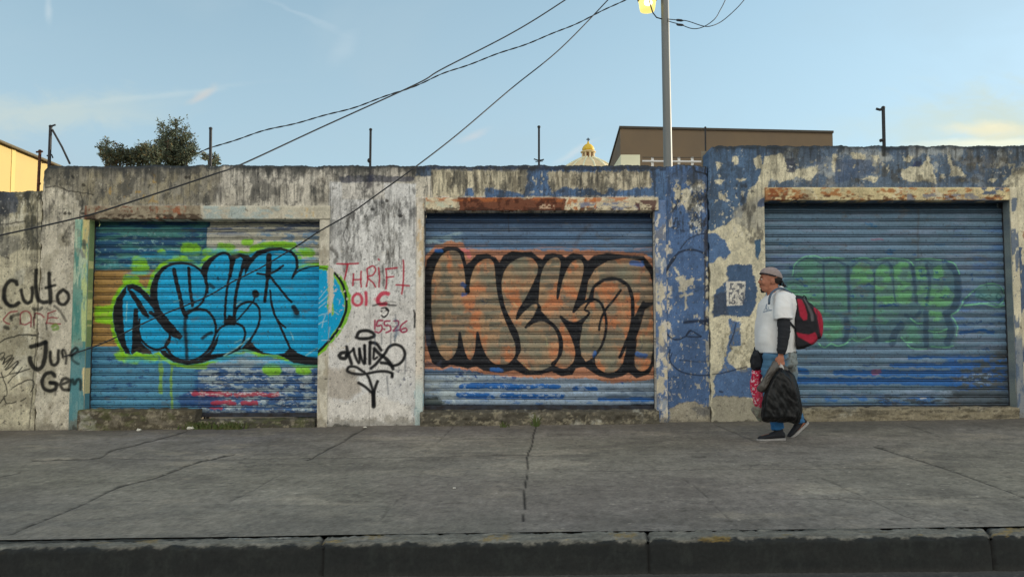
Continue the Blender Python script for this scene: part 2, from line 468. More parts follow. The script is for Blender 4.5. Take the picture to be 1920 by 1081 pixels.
YK, YF = 4.25, 4.05                        # back and front edge of the kerb
def paint_pave(px, py, X, Y):
    p = Paint(px, py, S(97, 95, 90))
    f = fbm(X, Y, 0.9, 0.9, 5, 11); g = fbm(X, Y, 1.0, 0.25, 5, 12, .65); k = fbm(X, Y, 0.05, 0.05, 4, 13, .7)
    v = 1 + (f - .5) * 0.5 + (g - .5) * 0.32 + (fbm(X, Y, .35, .35, 5, 19, .65) - .5) * .35 + (k - .5) * 0.5
    p.mul(v)
    tint = fbm(X, Y, 3.0, 3.0, 3, 14)[:, None]
    p.c *= 1 + (tint - .5) * np.array([0.10, 0.12, -0.25])
    # worn darker walking line and stains
    p.put(np.arange(len(X)), sst(fbm(X, Y, .6, .45, 5, 15, .65), .54, .70), S(74, 72, 68), 0.5)
    p.put(np.arange(len(X)), sst(fbm(X, Y, .7, .4, 5, 16, .65), .56, .72), S(124, 119, 108), 0.45)
    p.put(np.arange(len(X)), sst(fbm(X, Y, .035, .02, 3, 17, .6), .74, .82), S(45, 44, 42), 0.6)
    p.put(np.arange(len(X)), sst(fbm(X, Y, .05, .03, 3, 18, .6), .80, .85), S(150, 146, 138), 0.5)
    # the newer dark strip of paving near the kerb and dirt along the wall
    p.fill([(-200, 944), (165, 944), (700, 946), (960, 952), (960, 1010), (-200, 1010)], S(80, 80, 76), .5, 1.5, 1)
    p.fill([(-200, 800), (2100, 770), (2100, 800), (1400, 806), (700, 812), (-200, 822)], S(62, 60, 56), .55, 7, 4, 30)
    p.fill([(700, 900), (1500, 880), (1500, 960), (760, 975)], S(92, 86, 84), .35, 22, 8, 60)
    # joints and cracks
    J = [([(20, 1000), (50, 987), (150, 947), (225, 912), (300, 892), (365, 867), (440, 850)], 2.4, .95),
         ([(60, 862), (120, 860), (185, 857), (212, 843), (260, 832), (335, 812), (350, 806)], 2.0, .9),
         ([(575, 862), (585, 857), (640, 828), (685, 802)], 2.2, .95), ([(530, 887), (505, 900), (480, 915), (430, 940)], 1.6, .5),
         ([(820, 830), (835, 815), (850, 800)], 1.6, .5), ([(760, 925), (738, 945), (712, 975)], 1.6, .5),
         ([(1006, 796), (1000, 815), (996, 838), (988, 858), (989, 885), (984, 920), (983, 950), (981, 975)], 3.2, 1.0),
         ([(185, 858), (400, 860), (700, 856), (950, 853), (1020, 854)], 1.3, .6), ([(480, 826), (620, 826), (900, 822)], 1.1, .35),
         ([(1040, 882), (1300, 880), (1500, 877), (1680, 876)], 1.2, .45), ([(1430, 934), (1700, 933), (1960, 930)], 1.2, .4),
         ([(1640, 836), (1685, 850), (1750, 870), (1810, 890), (1920, 930), (2000, 960)], 2.2, .9),
         ([(1540, 895), (1565, 905), (1620, 930), (1685, 960), (1720, 975)], 1.7, .55),
         ([(1285, 900), (1320, 925), (1350, 955), (1372, 976)], 1.7, .55), ([(1340, 795), (1390, 815), (1425, 829)], 1.7, .6),
         ([(1690, 793), (1725, 805), (1765, 820)], 1.5, .5), ([(1060, 800), (1080, 830), (1100, 840)], 1.4, .35),
         ([(-200, 930), (-60, 905), (40, 884)], 2.0, .7), ([(1940, 810), (2050, 850), (2200, 910)], 2.0, .7)]
    for pts, w, a in J:
        p.stroke(pts, w * .85, S(36, 35, 33), a, .8, 1.3, sm=True, ws=12)
        q = np.array(smooth(pts, False, 5)); idx = p.box(q[:, 0].min() - 4, q[:, 1].min() - 4, q[:, 0].max() + 4, q[:, 1].max() + 4)
        d = p._dist(px[idx], py[idx], q, False)
        p.h[idx] -= (1 - sst(d, .8, 2.4)) * 0.008 * a
    for (u, v, w) in [(1310, 856, 26), (1415, 871, 18), (1825, 805, 24), (462, 867, 30), (470, 873, 20), (230, 842, 12), (852, 915, 3)]:
        p.stroke([(u - w / 2, v), (u, v + 1), (u + w / 2, v - 1)], 2.2, S(40, 40, 38), .6, 2, 1.5)
    p.h += (fbm(X, Y, 1.3, 1.3, 3, 20) - .5) * 0.015
    p.mul(np.clip(1 + (fbm(X, Y, .028, .05, 3, 26, .8) - .5) * .7 + (fbm(X, Y, .25, .12, 5, 27, .75) - .5) * .45, .4, 1.6))
    p.put(np.arange(len(X)), sst(fbm(X, Y, .10, .05, 5, 28, .75), .64, .70), S(58, 56, 53), .5)
    p.c *= 1.36 * np.array([1.07, 1.0, .93])
    return p
xs = np.concatenate([np.linspace(-30, -7.5, 30)[:-1], np.arange(-7.5, 8.2, 0.016), np.linspace(8.25, 40, 30)])
ys = np.concatenate([np.arange(YK, 7.0, 0.014), np.linspace(7.0, YW + 0.02, 140)[1:]])
sheet_xy('pavement', xs, ys, lambda X, Y: GZ(X), M_PAVE, paint_pave)

# kerb: three-sided strip of cast concrete, cracked into lengths
def paint_kerb(px, py, X, t, s):
    # s: 0..1 across the top, 1..2 down the face
    p = Paint(px, py, S(98, 95, 86))
    A = np.arange(len(px))
    p.mul(1 + (fbm(X, s, .3, .25, 5, 21) - .5) * .9)
    p.put(A, sst(fbm(X, s, .12, .3, 4, 23, .6), .60, .72), S(120, 115, 105), .6)
    p.put(A, sst(fbm(X, s, .16, .22, 4, 22, .7), .68, .76) * sst(s, .35, .7) * (1 - sst(s, 1.0, 1.25)), S(128, 105, 48), .7)
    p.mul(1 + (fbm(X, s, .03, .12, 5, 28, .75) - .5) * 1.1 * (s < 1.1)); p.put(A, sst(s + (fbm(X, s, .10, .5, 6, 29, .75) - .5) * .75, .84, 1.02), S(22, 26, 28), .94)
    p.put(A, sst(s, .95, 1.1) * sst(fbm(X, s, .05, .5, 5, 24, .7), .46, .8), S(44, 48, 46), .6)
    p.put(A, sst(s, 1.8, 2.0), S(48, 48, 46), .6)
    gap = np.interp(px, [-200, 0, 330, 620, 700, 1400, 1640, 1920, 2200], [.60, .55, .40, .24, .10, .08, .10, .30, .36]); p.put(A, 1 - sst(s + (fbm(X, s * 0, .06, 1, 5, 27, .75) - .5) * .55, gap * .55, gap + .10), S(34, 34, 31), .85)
    p.h -= (1 - sst(s + (fbm(X, s * 0, .06, 1, 5, 27, .75) - .5) * .55, gap * .6, gap)) * .012
    p.put(A, sst(fbm(X, s, .35, .6, 5, 25, .6), .5, .75) * (1 - sst(s, .2, .7)), S(45, 45, 42), .7)
    for q in [[(608, 975), (615, 990), (604, 1012), (606, 1040), (603, 1085)], [(1213, 975), (1214, 1000), (1216, 1030), (1219, 1085)],
              [(1838, 975), (1856, 1000), (1862, 1030), (1868, 1085)], [(-40, 990), (-48, 1090)]]:
        p.stroke(q, 5, S(20, 20, 20), .9, 1.2, 2)
        d = p._dist(px, py, np.array(q, float), False); p.h -= (1 - sst(d, 1.5, 5)) * .018
    p.stroke([(425, 1003), (460, 1005), (545, 1004)], 3, S(165, 160, 150), .6, 1.5, 3)
    for u, v, w in [(275, 1012, 34), (700, 1003, 30), (930, 1008, 44), (1170, 1003, 40), (1340, 1010, 50), (1910, 990, 50), (1880, 1000, 30)]:
        p.stroke([(u - w / 2, v), (u + w / 2, v - 1)], 6, S(126, 102, 44), .6, 3, 6, ws=5, seed=int(u))
    return p
xs = np.concatenate([np.linspace(-30, -5, 20)[:-1], np.arange(-5, 5.2, 0.012), np.linspace(5.2, 40, 24)])
RZ = lambda x: -0.170 + 0.0095 * x
prof = np.concatenate([np.linspace(0, .8, 16), np.linspace(.82, 1.2, 12), np.linspace(1.23, 2.15, 20)])
Xg, Sg = np.meshgrid(xs, prof, indexing='ij'); X = Xg.ravel(); s = Sg.ravel()
top = GZ(X); w = YK - YF; rr = .028
e = (fbm(X, s * 0, .14, .5, 6, 31, .75) - .5) * .050                                  # chipped arris
Y = np.where(s <= .85, YK - s / .85 * (w - rr), 0.0); Z = top.copy() + 0.004
m = (s > .85) & (s <= 1.15); a = (s - .85) / .3 * math.pi / 2
Y = np.where(m, YF + rr - np.sin(a) * rr + e * .6, Y); Z = np.where(m, top - rr + np.cos(a) * rr + e * .4, Z)
m = s > 1.15; tt = np.clip((s - 1.15) / .85, 0, 1.3)
Y = np.where(m, YF + e * .6 - tt * .012, Y); Z = np.where(m, (top - rr) * (1 - tt) + (RZ(X)) * tt, Z)
Z = Z - (s < .03) * .012 + ((fbm(X, s, .2, .2, 4, 32) - .5) * .014 + (fbm(X, s, .04, .2, 4, 33, .7) - .5) * .012) * (s < 1.3)
px, py = to_px(X, Y, Z)
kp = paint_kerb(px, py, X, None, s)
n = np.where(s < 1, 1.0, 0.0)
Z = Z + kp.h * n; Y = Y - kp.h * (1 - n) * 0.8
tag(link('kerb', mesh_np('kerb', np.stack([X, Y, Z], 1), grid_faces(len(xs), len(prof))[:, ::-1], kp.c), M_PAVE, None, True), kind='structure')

def paint_road(px, py, X, Y):
    p = Paint(px, py, S(62, 62, 62))
    p.mul(1 + (fbm(X, Y, .5, .2, 5, 41) - .5) * .5 + (fbm(X, Y, .02, .02, 3, 42) - .5) * .6)
    p.put(np.arange(len(X)), sst(fbm(X, Y, .04, .03, 3, 43), .72, .8), S(120, 115, 108), .5)
    p.put(np.arange(len(X)), sst(Y, YF - .10, YF), S(74, 73, 70), .6)
    p.h = (fbm(X, Y, .03, .03, 3, 44) - .5) * .006
    return p
xs = np.concatenate([np.linspace(-60, -4, 30)[:-1], np.arange(-4, 4, 0.016), np.linspace(4, 60, 30)])
ys = np.concatenate([np.linspace(-30, 3.2, 30)[:-1], np.arange(3.2, YF + .03, 0.014)])
sheet_xy('road', xs, ys, lambda X, Y: RZ(np.clip(X, -12, 12)), M_PAVE, paint_road)
# ground sheet to the horizon
b = MB(); b.add([(-1500, YW + .03, -.42), (1500, YW + .03, -.42), (1500, 1500, -.42), (-1500, 1500, -.42)], [(0, 1, 2, 3)])
b.add([(-1500, -1500, -.62), (1500, -1500, -.62), (1500, YW + .03, -.62), (-1500, YW + .03, -.62)], [(0, 1, 2, 3)])
tag(b.build('ground', mat_plain('dry_earth', S(95, 85, 66), .95, 3, .4, .3)), kind='structure')

# ================================================================== WALL PAINT
BLUE, BLUE2 = S(84, 106, 146), S(66, 84, 112)
CREAM, PALE, DARK = S(196, 187, 160), S(176, 170, 160), S(52, 54, 55)

def grime(p, yt, hgt, x0=-1e4, x1=1e4, dens=.5, col=None, seed=50):
    """black algae streaks running down from the top edge yt"""
    col = DARK if col is None else col
    idx = p.box(x0, yt - 60, x1, yt + hgt * 2.2)
    X, Y = p.px[idx], p.py[idx]
    a = fbm(X, Y, 9, 90, 5, seed, .62); c = fbm(X, Y, 70, 60, 3, seed + 3)
    t = (Y - yt) / hgt
    m = sst(a + (c - .5) * .7 + (1 - t) * .35 - .30, .5 - dens * .25, .75 - dens * .15) * (1 - sst(t, .8, 1.9))
    p.put(idx, m, col, .72)
    m = 1 - sst(t + (fbm(X, Y, 14, 10, 3, seed + 7) - .5) * .25, .08, .26)
    p.put(idx, m, S(44, 50, 56), .85, h=-.001)

def base_concrete(p, seed, yellow=0.0):
    X, Y = p.px, p.py; A = np.arange(len(X))
    p.mul(1 + (fbm(X, Y, 60, 60, 5, seed) - .5) * .55 + (fbm(X, Y, 7, 7, 4, seed + 1, .7) - .5) * .40 + (fbm(X, Y, 5, 120, 3, seed + 2) - .5) * .25)
    p.put(A, sst(fbm(X, Y, 24, 34, 5, seed + 3, .68), .57, .68), S(126, 118, 102), .5)
    p.put(A, sst(fbm(X, Y, 40, 40, 5, seed + 4, .6), .62, .70), S(205, 200, 186), .35)
    p.put(A, sst(fbm(X, Y, 5, 5, 2, seed + 5), .80, .86), S(60, 56, 50), .8, h=-.004)
    p.h += (fbm(X, Y, 18, 18, 4, seed + 6) - .5) * .010

def weather(p, seed, ytop, dark=S(50, 52, 54), k=1.0):
    """fine dirt, mould freckles and long thin runs over everything on the wall"""
    X, Y = p.px, p.py; A = np.arange(len(X))
    up = 1 - sst(Y, ytop, ytop + 260)
    lo = (.30 + .70 * (1 - sst(Y, ytop + 60, ytop + 230)))
    p.mul(np.clip(1 + (fbm(X, Y, 9, 12, 5, seed, .75) - .5) * (.45 + .35 * lo) + (fbm(X, Y, 3, 3.5, 3, seed + 1, .8) - .5) * .40 + (fbm(X, Y, 40, 60, 3, seed + 8) - .5) * .35, .3, 1.7))
    p.put(A, sst(fbm(X, Y, 26, 40, 6, seed + 2, .72) + up * .05, .56, .68) * lo, dark, .62 * k)
    p.put(A, sst(fbm(X, Y, 4, 60, 5, seed + 3, .7) + up * .10, .60, .74) * lo, dark, .50 * k)
    p.put(A, sst(fbm(X, Y, 4, 4.5, 3, seed + 4, .75), .70, .77), dark, .60 * k)
    p.put(A, sst(fbm(X, Y, 5, 6, 3, seed + 5, .75), .76, .81), S(200, 194, 178), .4)

def foot_dirt(p, x0, x1, y0, y1, seed, col=None):
    idx = p.box(x0, y0 - 40, x1, y1 + 30)
    X, Y = p.px[idx], p.py[idx]
    t = (Y - y0) / (y1 - y0) + (fbm(X, Y, 14, 14, 4, seed, .65) - .5) * 1.3
    p.put(idx, sst(t, .35, .8), S(112, 106, 92) if col is None else col, .65)
    p.put(idx, sst(t, .95, 1.3), S(60, 58, 52), .8)

def tag_culto(p):
    K_, rd = S(14, 16, 18), S(128, 36, 48)
    st = lambda pts, w=60, a=.95, c=K_, s_=1.9: p.stroke(pts, w, c, a, s_, .7)
    p.frame(0, 500, 9.006)
    st([(285, 290), (260, 245), (180, 235), (100, 310), (65, 430), (80, 560), (150, 650), (240, 660), (310, 610)], 74); st([(90, 500), (100, 600), (170, 665)], 60, .6)
    st([(360, 390), (375, 480), (400, 560), (460, 610), (520, 580), (545, 480), (545, 350)], 62)
    st([(610, 60), (605, 200), (605, 340), (620, 460), (650, 560), (720, 600), (790, 590)], 70); st([(600, 40), (598, 10)], 50, .4)
    st([(830, 110), (830, 250), (845, 400), (850, 520), (850, 600)], 72); st([(830, 60), (830, 110)], 60, .4); st([(760, 355), (850, 330), (925, 310)], 52); st([(700, 400), (690, 300), (690, 180)], 26, .35)
    st([(1070, 385), (990, 440), (970, 530), (1010, 620), (1090, 630), (1150, 560), (1150, 450), (1070, 385)], 62)
    st([(850, 590), (930, 580), (980, 610)], 30, .7)
    # red word half covered by black
    r = lambda q, w=26: st(q, w, .85, rd, .9)
    r([(290, 745), (180, 760), (90, 840), (55, 890), (100, 940), (160, 960)]); r([(340, 960), (350, 800), (430, 745), (510, 790), (525, 900), (520, 1010)]); r([(370, 960), (430, 975), (510, 930)])
    r([(575, 990), (575, 860), (600, 780), (690, 800), (740, 850)]); r([(810, 780), (800, 870), (780, 960)]); r([(820, 780), (940, 740)]); r([(810, 865), (880, 855), (960, 865)]); r([(800, 950), (900, 960), (1020, 965)])
    for q, w, a in [([(180, 860), (240, 820), (310, 800)], 60, .7), ([(190, 830), (200, 900)], 50, .7), ([(560, 700), (640, 720), (700, 690)], 56, .7), ([(580, 720), (590, 850)], 44, .7), ([(800, 700), (840, 730)], 40, .6), ([(920, 660), (1000, 730), (1070, 830), (1110, 910)], 46, .65), ([(80, 1010), (140, 1040)], 60, .8),
                    ([(560, 850), (580, 1040)], 26, .7), ([(770, 950), (790, 1060)], 26, .7), ([(250, 1000), (290, 1010), (270, 1040)], 20, .7), ([(0, 680), (20, 700)], 40, .7), ([(340, 900), (360, 960)], 30, .6)]: st(q, w, a, K_, 1.4)
    st([(880, 1010), (940, 980), (980, 1040), (900, 1060)], 50, .75, S(92, 128, 34), 1)
    p.frame(0, 610, 7.206)
    st([(420, 285), (520, 255), (610, 225)], 62); st([(612, 230), (615, 350), (600, 470), (560, 560), (500, 590), (440, 550), (410, 480), (405, 440)], 66)
    st([(680, 360), (680, 440), (700, 520), (750, 530), (785, 470), (790, 340)], 48)
    st([(850, 420), (835, 350), (870, 330), (890, 400), (890, 510)], 36, .85); st([(850, 330), (845, 430)], 30, .8)
    st([(940, 400), (990, 330), (1030, 300), (1050, 340), (990, 390), (960, 400)], 40, .9); st([(960, 400), (990, 470), (1060, 515)], 36, .7)
    st([(740, 680), (690, 635), (610, 660), (570, 740), (590, 840), (680, 880), (750, 850), (760, 780), (680, 770)], 56)
    st([(680, 770), (740, 790)], 50, .85); st([(760, 860), (750, 930)], 30, .6)
    st([(810, 800), (900, 770), (930, 730), (860, 715), (820, 790), (850, 860), (920, 870)], 48, .9)
    st([(930, 870), (950, 780), (980, 730), (1000, 790), (1040, 730), (1085, 740), (1090, 860)], 44, .85)
    l = lambda q, w=16, a=.85: st(q, w, a, K_, .8)
    l([(0, 225), (80, 180), (200, 145), (330, 122), (430, 125)], 20); l([(430, 130), (480, 130)], 26); l([(480, 145), (580, 170)], 12, .6)
    for q in [[(0, 380), (50, 365), (60, 400), (0, 460)], [(40, 500), (100, 420), (170, 400), (120, 460), (30, 520)], [(60, 560), (120, 480), (190, 430), (130, 520), (70, 590)], [(80, 600), (160, 540), (240, 480), (200, 560), (130, 640)], [(20, 470), (60, 430), (50, 520)],
              [(0, 700), (60, 690), (140, 650), (260, 630), (400, 580)], [(110, 770), (170, 700), (240, 640), (300, 560)], [(20, 640), (60, 760), (95, 860), (90, 940), (50, 960), (80, 1040), (150, 1050), (220, 1030)], [(170, 840), (260, 790), (330, 750), (410, 730), (460, 760), (450, 840), (415, 890)],
              [(300, 880), (325, 870)], [(280, 1020), (350, 980)], [(0, 1040), (50, 980)], [(230, 480), (250, 500), (180, 590)]]: l(q)

def tag_column(p):
    p.frame(560, 460, 3.09)
    K_, rd, rk = S(18, 18, 22), S(170, 24, 52), S(192, 22, 64)
    st = lambda pts, w, c=K_, a=.97, s_=.8, sm=True: p.stroke(pts, w * 1.25, c, a, s_, .4, sm=sm)
    for q in [[(222, 105), (280, 107), (345, 103)], [(285, 108), (275, 160), (265, 210), (272, 240)], [(318, 165), (314, 232)], [(362, 150), (360, 200), (364, 240)], [(316, 198), (362, 196)],
              [(395, 135), (400, 190), (392, 238)], [(395, 135), (430, 118), (445, 140), (430, 170), (398, 182), (430, 215), (445, 240)], [(463, 130), (468, 190), (465, 240)], [(462, 80), (466, 84)],
              [(505, 135), (510, 190), (506, 250)], [(505, 135), (570, 130)], [(507, 185), (550, 180)], [(606, 85), (608, 180), (598, 280)], [(565, 228), (600, 230), (640, 233)]]:
        st(q, 8, rd, .92, .8)
    p.frame(620, 530, 9.825)
    r = lambda q, w=62, a=.9: p.stroke(q, w, rk, a, 1.5, .6)
    r([(480, 200), (415, 260), (415, 360), (480, 415), (560, 380), (575, 280), (530, 210), (480, 200)], 52); r([(650, 180), (655, 290), (650, 400)], 56)
    r([(1060, 200), (980, 190), (900, 240), (870, 330), (920, 390), (1010, 385)], 78); r([(820, 300), (870, 300)], 60, .4)
    p.stroke([(250, 200), (190, 270), (190, 360), (250, 430)], 44, S(60, 20, 56), .7, 1.5, .6); p.stroke([(220, 190), (330, 200)], 40, S(110, 30, 50), .7, 1.5, .6)
    p.stroke([(780, 410), (960, 380), (1050, 400), (1210, 415)], 30, K_, .85, 1.2, 1); p.stroke([(980, 350), (1100, 350), (1200, 355)], 18, K_, .6, 1, 1)
    # small stencilled face
    p.stroke([(935, 470), (1000, 455), (1050, 480), (1060, 540), (1030, 600), (980, 635), (935, 600)], 26, K_, .95, .7); p.stroke([(1020, 470), (1062, 510)], 44, K_, .95, .8)
    p.stroke([(925, 520), (945, 525)], 22, K_, .95, .6); p.stroke([(1000, 515), (1030, 508)], 18, K_, .9, .6); p.stroke([(975, 530), (980, 560)], 9, K_, .7, .6); p.stroke([(940, 595), (980, 625), (1015, 600)], 18, K_, .9, .6)
    for q in [[(815, 690), (815, 850)], [(960, 695), (870, 700), (850, 790), (930, 780), (945, 850), (890, 915), (820, 890)], [(985, 850), (990, 855)], [(1090, 700), (1000, 710), (1000, 780), (1090, 790), (1105, 870), (1020, 915)],
              [(1170, 700), (1240, 700), (1240, 780), (1150, 885), (1250, 870), (1300, 880)], [(1400, 700), (1300, 780), (1280, 870), (1330, 910), (1400, 880), (1380, 830), (1310, 850)]]:
        p.stroke(q, 32, S(150, 20, 66), .95, .9, .4)
    p.stroke([(1530, 510), (1550, 600), (1545, 810)], 34, K_, .9, .9, .6); p.stroke([(1570, 560), (1550, 640)], 20, K_, .9, .9, .6)
    p.frame(620, 610, 6.756)
    bk = lambda q, w=44, a=.97: p.stroke(q, w, S(14, 16, 20), a, 1.5, .3)
    bk([(330, 140), (360, 80), (450, 62), (530, 90), (550, 130), (480, 160), (380, 165), (325, 150)], 46)
    bk([(105, 380), (140, 345), (200, 350), (190, 410), (130, 410), (110, 385)], 50); bk([(200, 270), (225, 360), (265, 480)], 46); bk([(200, 380), (290, 300)], 34)
    bk([(290, 290), (310, 380), (360, 470), (365, 290)], 38); bk([(365, 300), (385, 400), (430, 480), (430, 250)], 38); bk([(430, 250), (435, 470)], 36)
    bk([(500, 210), (495, 350), (495, 480)], 44); bk([(500, 215), (580, 230), (640, 310)], 44); bk([(550, 300), (545, 420), (590, 400)], 34); bk([(555, 290), (620, 360), (680, 400), (750, 470), (790, 545)], 48)
    bk([(510, 540), (570, 490), (640, 410), (690, 350), (740, 270), (820, 240), (900, 270), (940, 350), (920, 430), (860, 490), (780, 510)], 40); bk([(640, 470), (720, 480), (760, 500)], 44)
    bk([(780, 640), (770, 600), (700, 580), (600, 580), (500, 600), (400, 615), (280, 605), (215, 575), (230, 525), (310, 520), (380, 560), (450, 610), (490, 680), (520, 770), (540, 870), (540, 1000)], 38)
    bk([(540, 850), (545, 1020)], 60); bk([(355, 725), (430, 770), (510, 840)], 40); bk([(595, 705), (565, 780), (545, 860)], 40); bk([(780, 600), (775, 650)], 44, .8)
    p.stroke([(200, 600), (300, 640), (380, 630)], 50, S(60, 58, 56), .35, 6)
    p.frame(560, 460, 3.09)
    for q in [[(560, 400), (565, 450)], [(440, 520), (442, 580)], [(480, 510), (482, 570)], [(535, 510), (532, 590)], [(560, 520), (558, 560)], [(620, 650), (615, 740)], [(512, 760), (520, 860)]]:
        st(q, 7, S(50, 60, 78), .55, 1.5)
    p.noisy(735, 590, 752, 640, S(60, 90, 120), 9, 12, .45, .6, .7, 77)
    p.noisy(738, 690, 778, 730, S(60, 66, 90), 6, 9, .55, .62, .7, 78)

def blue_piece_on_wall(p):
    """the part of the blue lettering that runs off the shutter onto the jamb"""
    p.frame(160, 400, 3.379)
    GR = S(104, 172, 20); BF = S(4, 150, 204); BK = S(18, 24, 32)
    p.fill([(1470, 330), (1535, 328), (1548, 350), (1548, 620), (1545, 720), (1530, 860), (1470, 905)], GR, 1, .8, .8, 8)
    p.fill([(1575, 372), (1610, 385), (1655, 440), (1682, 520), (1685, 610), (1655, 690), (1610, 760), (1545, 840), (1490, 885), (1530, 800), (1560, 700), (1560, 500)], GR, .95, .9, 1.2, 8)
    p.fill([(1470, 352), (1530, 362), (1538, 400), (1536, 520), (1530, 600), (1560, 640), (1545, 800), (1470, 870)], BF, 1, .8, 1.2, 8)
    p.fill([(1576, 400), (1610, 460), (1640, 540), (1640, 620), (1610, 700), (1575, 745), (1540, 800), (1540, 660), (1575, 640), (1568, 520)], BF, 1, .9, 1.2, 8)
    p.stroke([(1582, 380), (1620, 430), (1648, 510), (1652, 600), (1635, 660), (1590, 750), (1530, 820), (1470, 880)], 17, BK, 1, .7, .5)
    p.stroke([(1470, 343), (1500, 345), (1538, 352)], 8, BK, .9, .7)
    for q in [[(1480, 540), (1530, 480)], [(1478, 570), (1532, 520)], [(1475, 700), (1530, 680)], [(1478, 650), (1560, 620), (1600, 640)], [(1480, 600), (1525, 560)], [(1520, 640), (1500, 720)], [(1550, 720), (1540, 790)], [(1500, 800), (1550, 800)]]:
        p.stroke(q, 5, S(170, 190, 195), .7, .8, 1)
    for (x0, x1, y0, y1) in [(536, 546, 560, 700)]: pass
    p.fill([(1535, 340), (1575, 350), (1568, 420), (1575, 520), (1560, 620), (1534, 640), (1540, 520), (1532, 420)], S(190, 182, 166), 1, .8, 1.6, 7)
    p.noisy(600, 500, 660, 660, S(185, 178, 165), 7, 7, .68, .74, .9, 79)

def paint_main(px, py):
    p = Paint(px, py, S(186, 180, 168))
    base_concrete(p, 60)
    A = np.arange(len(px))
    F = lambda pts, c, a=1, soft=1, warp=0, ws=14, seed=1, **k: p.fill(pts, c, a, soft, warp, ws, seed, **k)
    # left stretch: warmer, dirtier
    p.put(A, 1 - sst(px, 140, 330), S(172, 164, 138), .45)
    p.noisy(-400, 300, 180, 820, S(118, 112, 92), 30, 50, .50, .66, .55, 61, 12)
    F([(80, 308), (420, 308), (400, 385), (150, 385), (130, 350), (84, 352)], S(104, 99, 84), .75, 5, 5, 20, 62)
    p.noisy(150, 318, 400, 388, S(150, 140, 112), 8, 22, .50, .62, .55, 63)
    p.noisy(170, 320, 300, 385, S(160, 128, 60), 9, 9, .66, .74, .7, 64)
    F([(420, 350), (620, 345), (625, 384), (400, 384)], S(176, 170, 156), .6, 3, 3, 20, 65)
    p.noisy(390, 345, 640, 384, S(84, 82, 78), 6, 50, .52, .66, .65, 66, 8)
    grime(p, 308, 42, 80, 640, .75, seed=51)
    grime(p, 309, 34, 640, 1250, .65, seed=52)
    # the column between the first and the second shutter
    F([(618, 340), (780, 344), (780, 800), (600, 800), (616, 700)], S(214, 210, 205), .85, 2, 1, 20, 66)
    F([(640, 342), (720, 342), (722, 374), (642, 374)], S(186, 180, 170), .7, 1.5, 1, 9)
    p.noisy(618, 360, 778, 540, S(84, 82, 78), 18, 60, .46, .72, .85, 67, 26, 6, pers=.74)
    p.noisy(640, 370, 720, 500, S(62, 60, 58), 12, 34, .50, .68, .75, 68, 20, 6, pers=.78)
    p.noisy(695, 360, 770, 580, S(66, 64, 62), 10, 44, .52, .70, .75, 69, 20, 6, pers=.78)
    p.stroke([(650, 425), (644, 440), (650, 455), (656, 440), (650, 425)], 2, S(60, 60, 60), .7, 1, 1, raw=True)
    p.stroke([(622, 462), (632, 480), (626, 492)], 6, S(70, 66, 60), .7, 2, 3, raw=True)
    F([(618, 560), (780, 560), (780, 700), (618, 690)], S(190, 184, 178), .4, 8, 3)
    F([(612, 690), (665, 690), (678, 730), (650, 752), (615, 745)], S(140, 128, 112), .7, 5, 4, 15, 70)
    F([(612, 745), (650, 755), (690, 735), (770, 760), (770, 790), (610, 790)], S(196, 190, 180), .6, 4, 3, 15, 71)
    p.stroke([(693, 470), (694, 600), (692, 798)], 1.3, S(110, 104, 98), .5, .8, .6, raw=True)
    for x_ in (694,): p.stroke([(x_, 310), (x_, 345)], 16, S(46, 44, 54), .8, 5, 5, raw=True)
    F([(635, 330), (700, 328), (778, 332), (778, 340), (640, 343)], S(50, 54, 78), .75, 1.5, 2, 12)
    # over the second shutter
    p.frame(780, 290, 3.43)
    BASEB = [(0, 60), (1640, 66), (1640, 268), (0, 268)]
    F([(0, 60), (100, 60), (105, 140), (0, 142)], BLUE2, .9, 1.2, 2, 10)
    F([(690, 66), (1800, 66), (1900, 1800), (1560, 1800), (1560, 268), (690, 268)], BLUE, 1, 1.2, 2, 12, 72, h=.002)
    F([(440, 215), (470, 205), (560, 225), (700, 245), (700, 275), (450, 275)], BLUE, 1, 1, 2.2, 8, 73, h=.002)
    F([(320, 215), (365, 210), (375, 265), (312, 266)], BLUE, 1, 1, 2.0, 7, 74, h=.002)
    F([(0, 60), (1860, 66), (1860, 98), (1400, 100), (900, 98), (0, 96)], S(52, 62, 86), .85, 1.2, 3, 9, 75)
    F([(110, 100), (715, 108), (712, 185), (690, 250), (560, 228), (450, 212), (430, 268), (375, 268), (365, 212), (320, 212), (308, 268), (0, 268), (0, 142), (100, 142)], S(186, 176, 148), .9, 1.2, 3, 10, 76)
    F([(856, 112), (1500, 104), (1522, 205), (1430, 208), (1330, 232), (1240, 212), (1212, 248), (1100, 212), (1000, 228), (958, 196), (920, 226), (870, 235), (850, 180)], S(188, 177, 150), .95, 1.2, 4, 10, 77)
    p.noisy(800, 318, 990, 365, S(92, 86, 74), 5, 34, .50, .64, .75, 78, 6)
    p.noisy(1025, 318, 1225, 352, S(92, 86, 74), 5, 34, .48, .64, .75, 79, 6)
    p.noisy(990, 320, 1030, 365, S(190, 186, 170), 5, 8, .60, .66, .9, 80)
    F([(0, 142), (95, 142), (105, 262), (0, 262)], S(188, 182, 172), .7, 1.5, 1, 9)
    # the blue column left of the higher wall
    p.frame(1200, 260, 4.003)
    F([(195, 200), (500, 210), (540, 400), (545, 1500), (545, 2100), (195, 2100)], S(80, 102, 146), 1, 1, 0, h=.002)
    F([(195, 250), (500, 260), (505, 345), (195, 330)], S(80, 92, 120), .6, 3, 3, 12)
    p.noisy(1254, 335, 1327, 400, CREAM, 10, 14, .48, .52, .9, 81, 10, 5, h=-.002, pers=.68)
    p.noisy(1290, 345, 1322, 440, S(206, 202, 192), 8, 14, .53, .57, .95, 82, 6, 5, h=-.002, pers=.68)
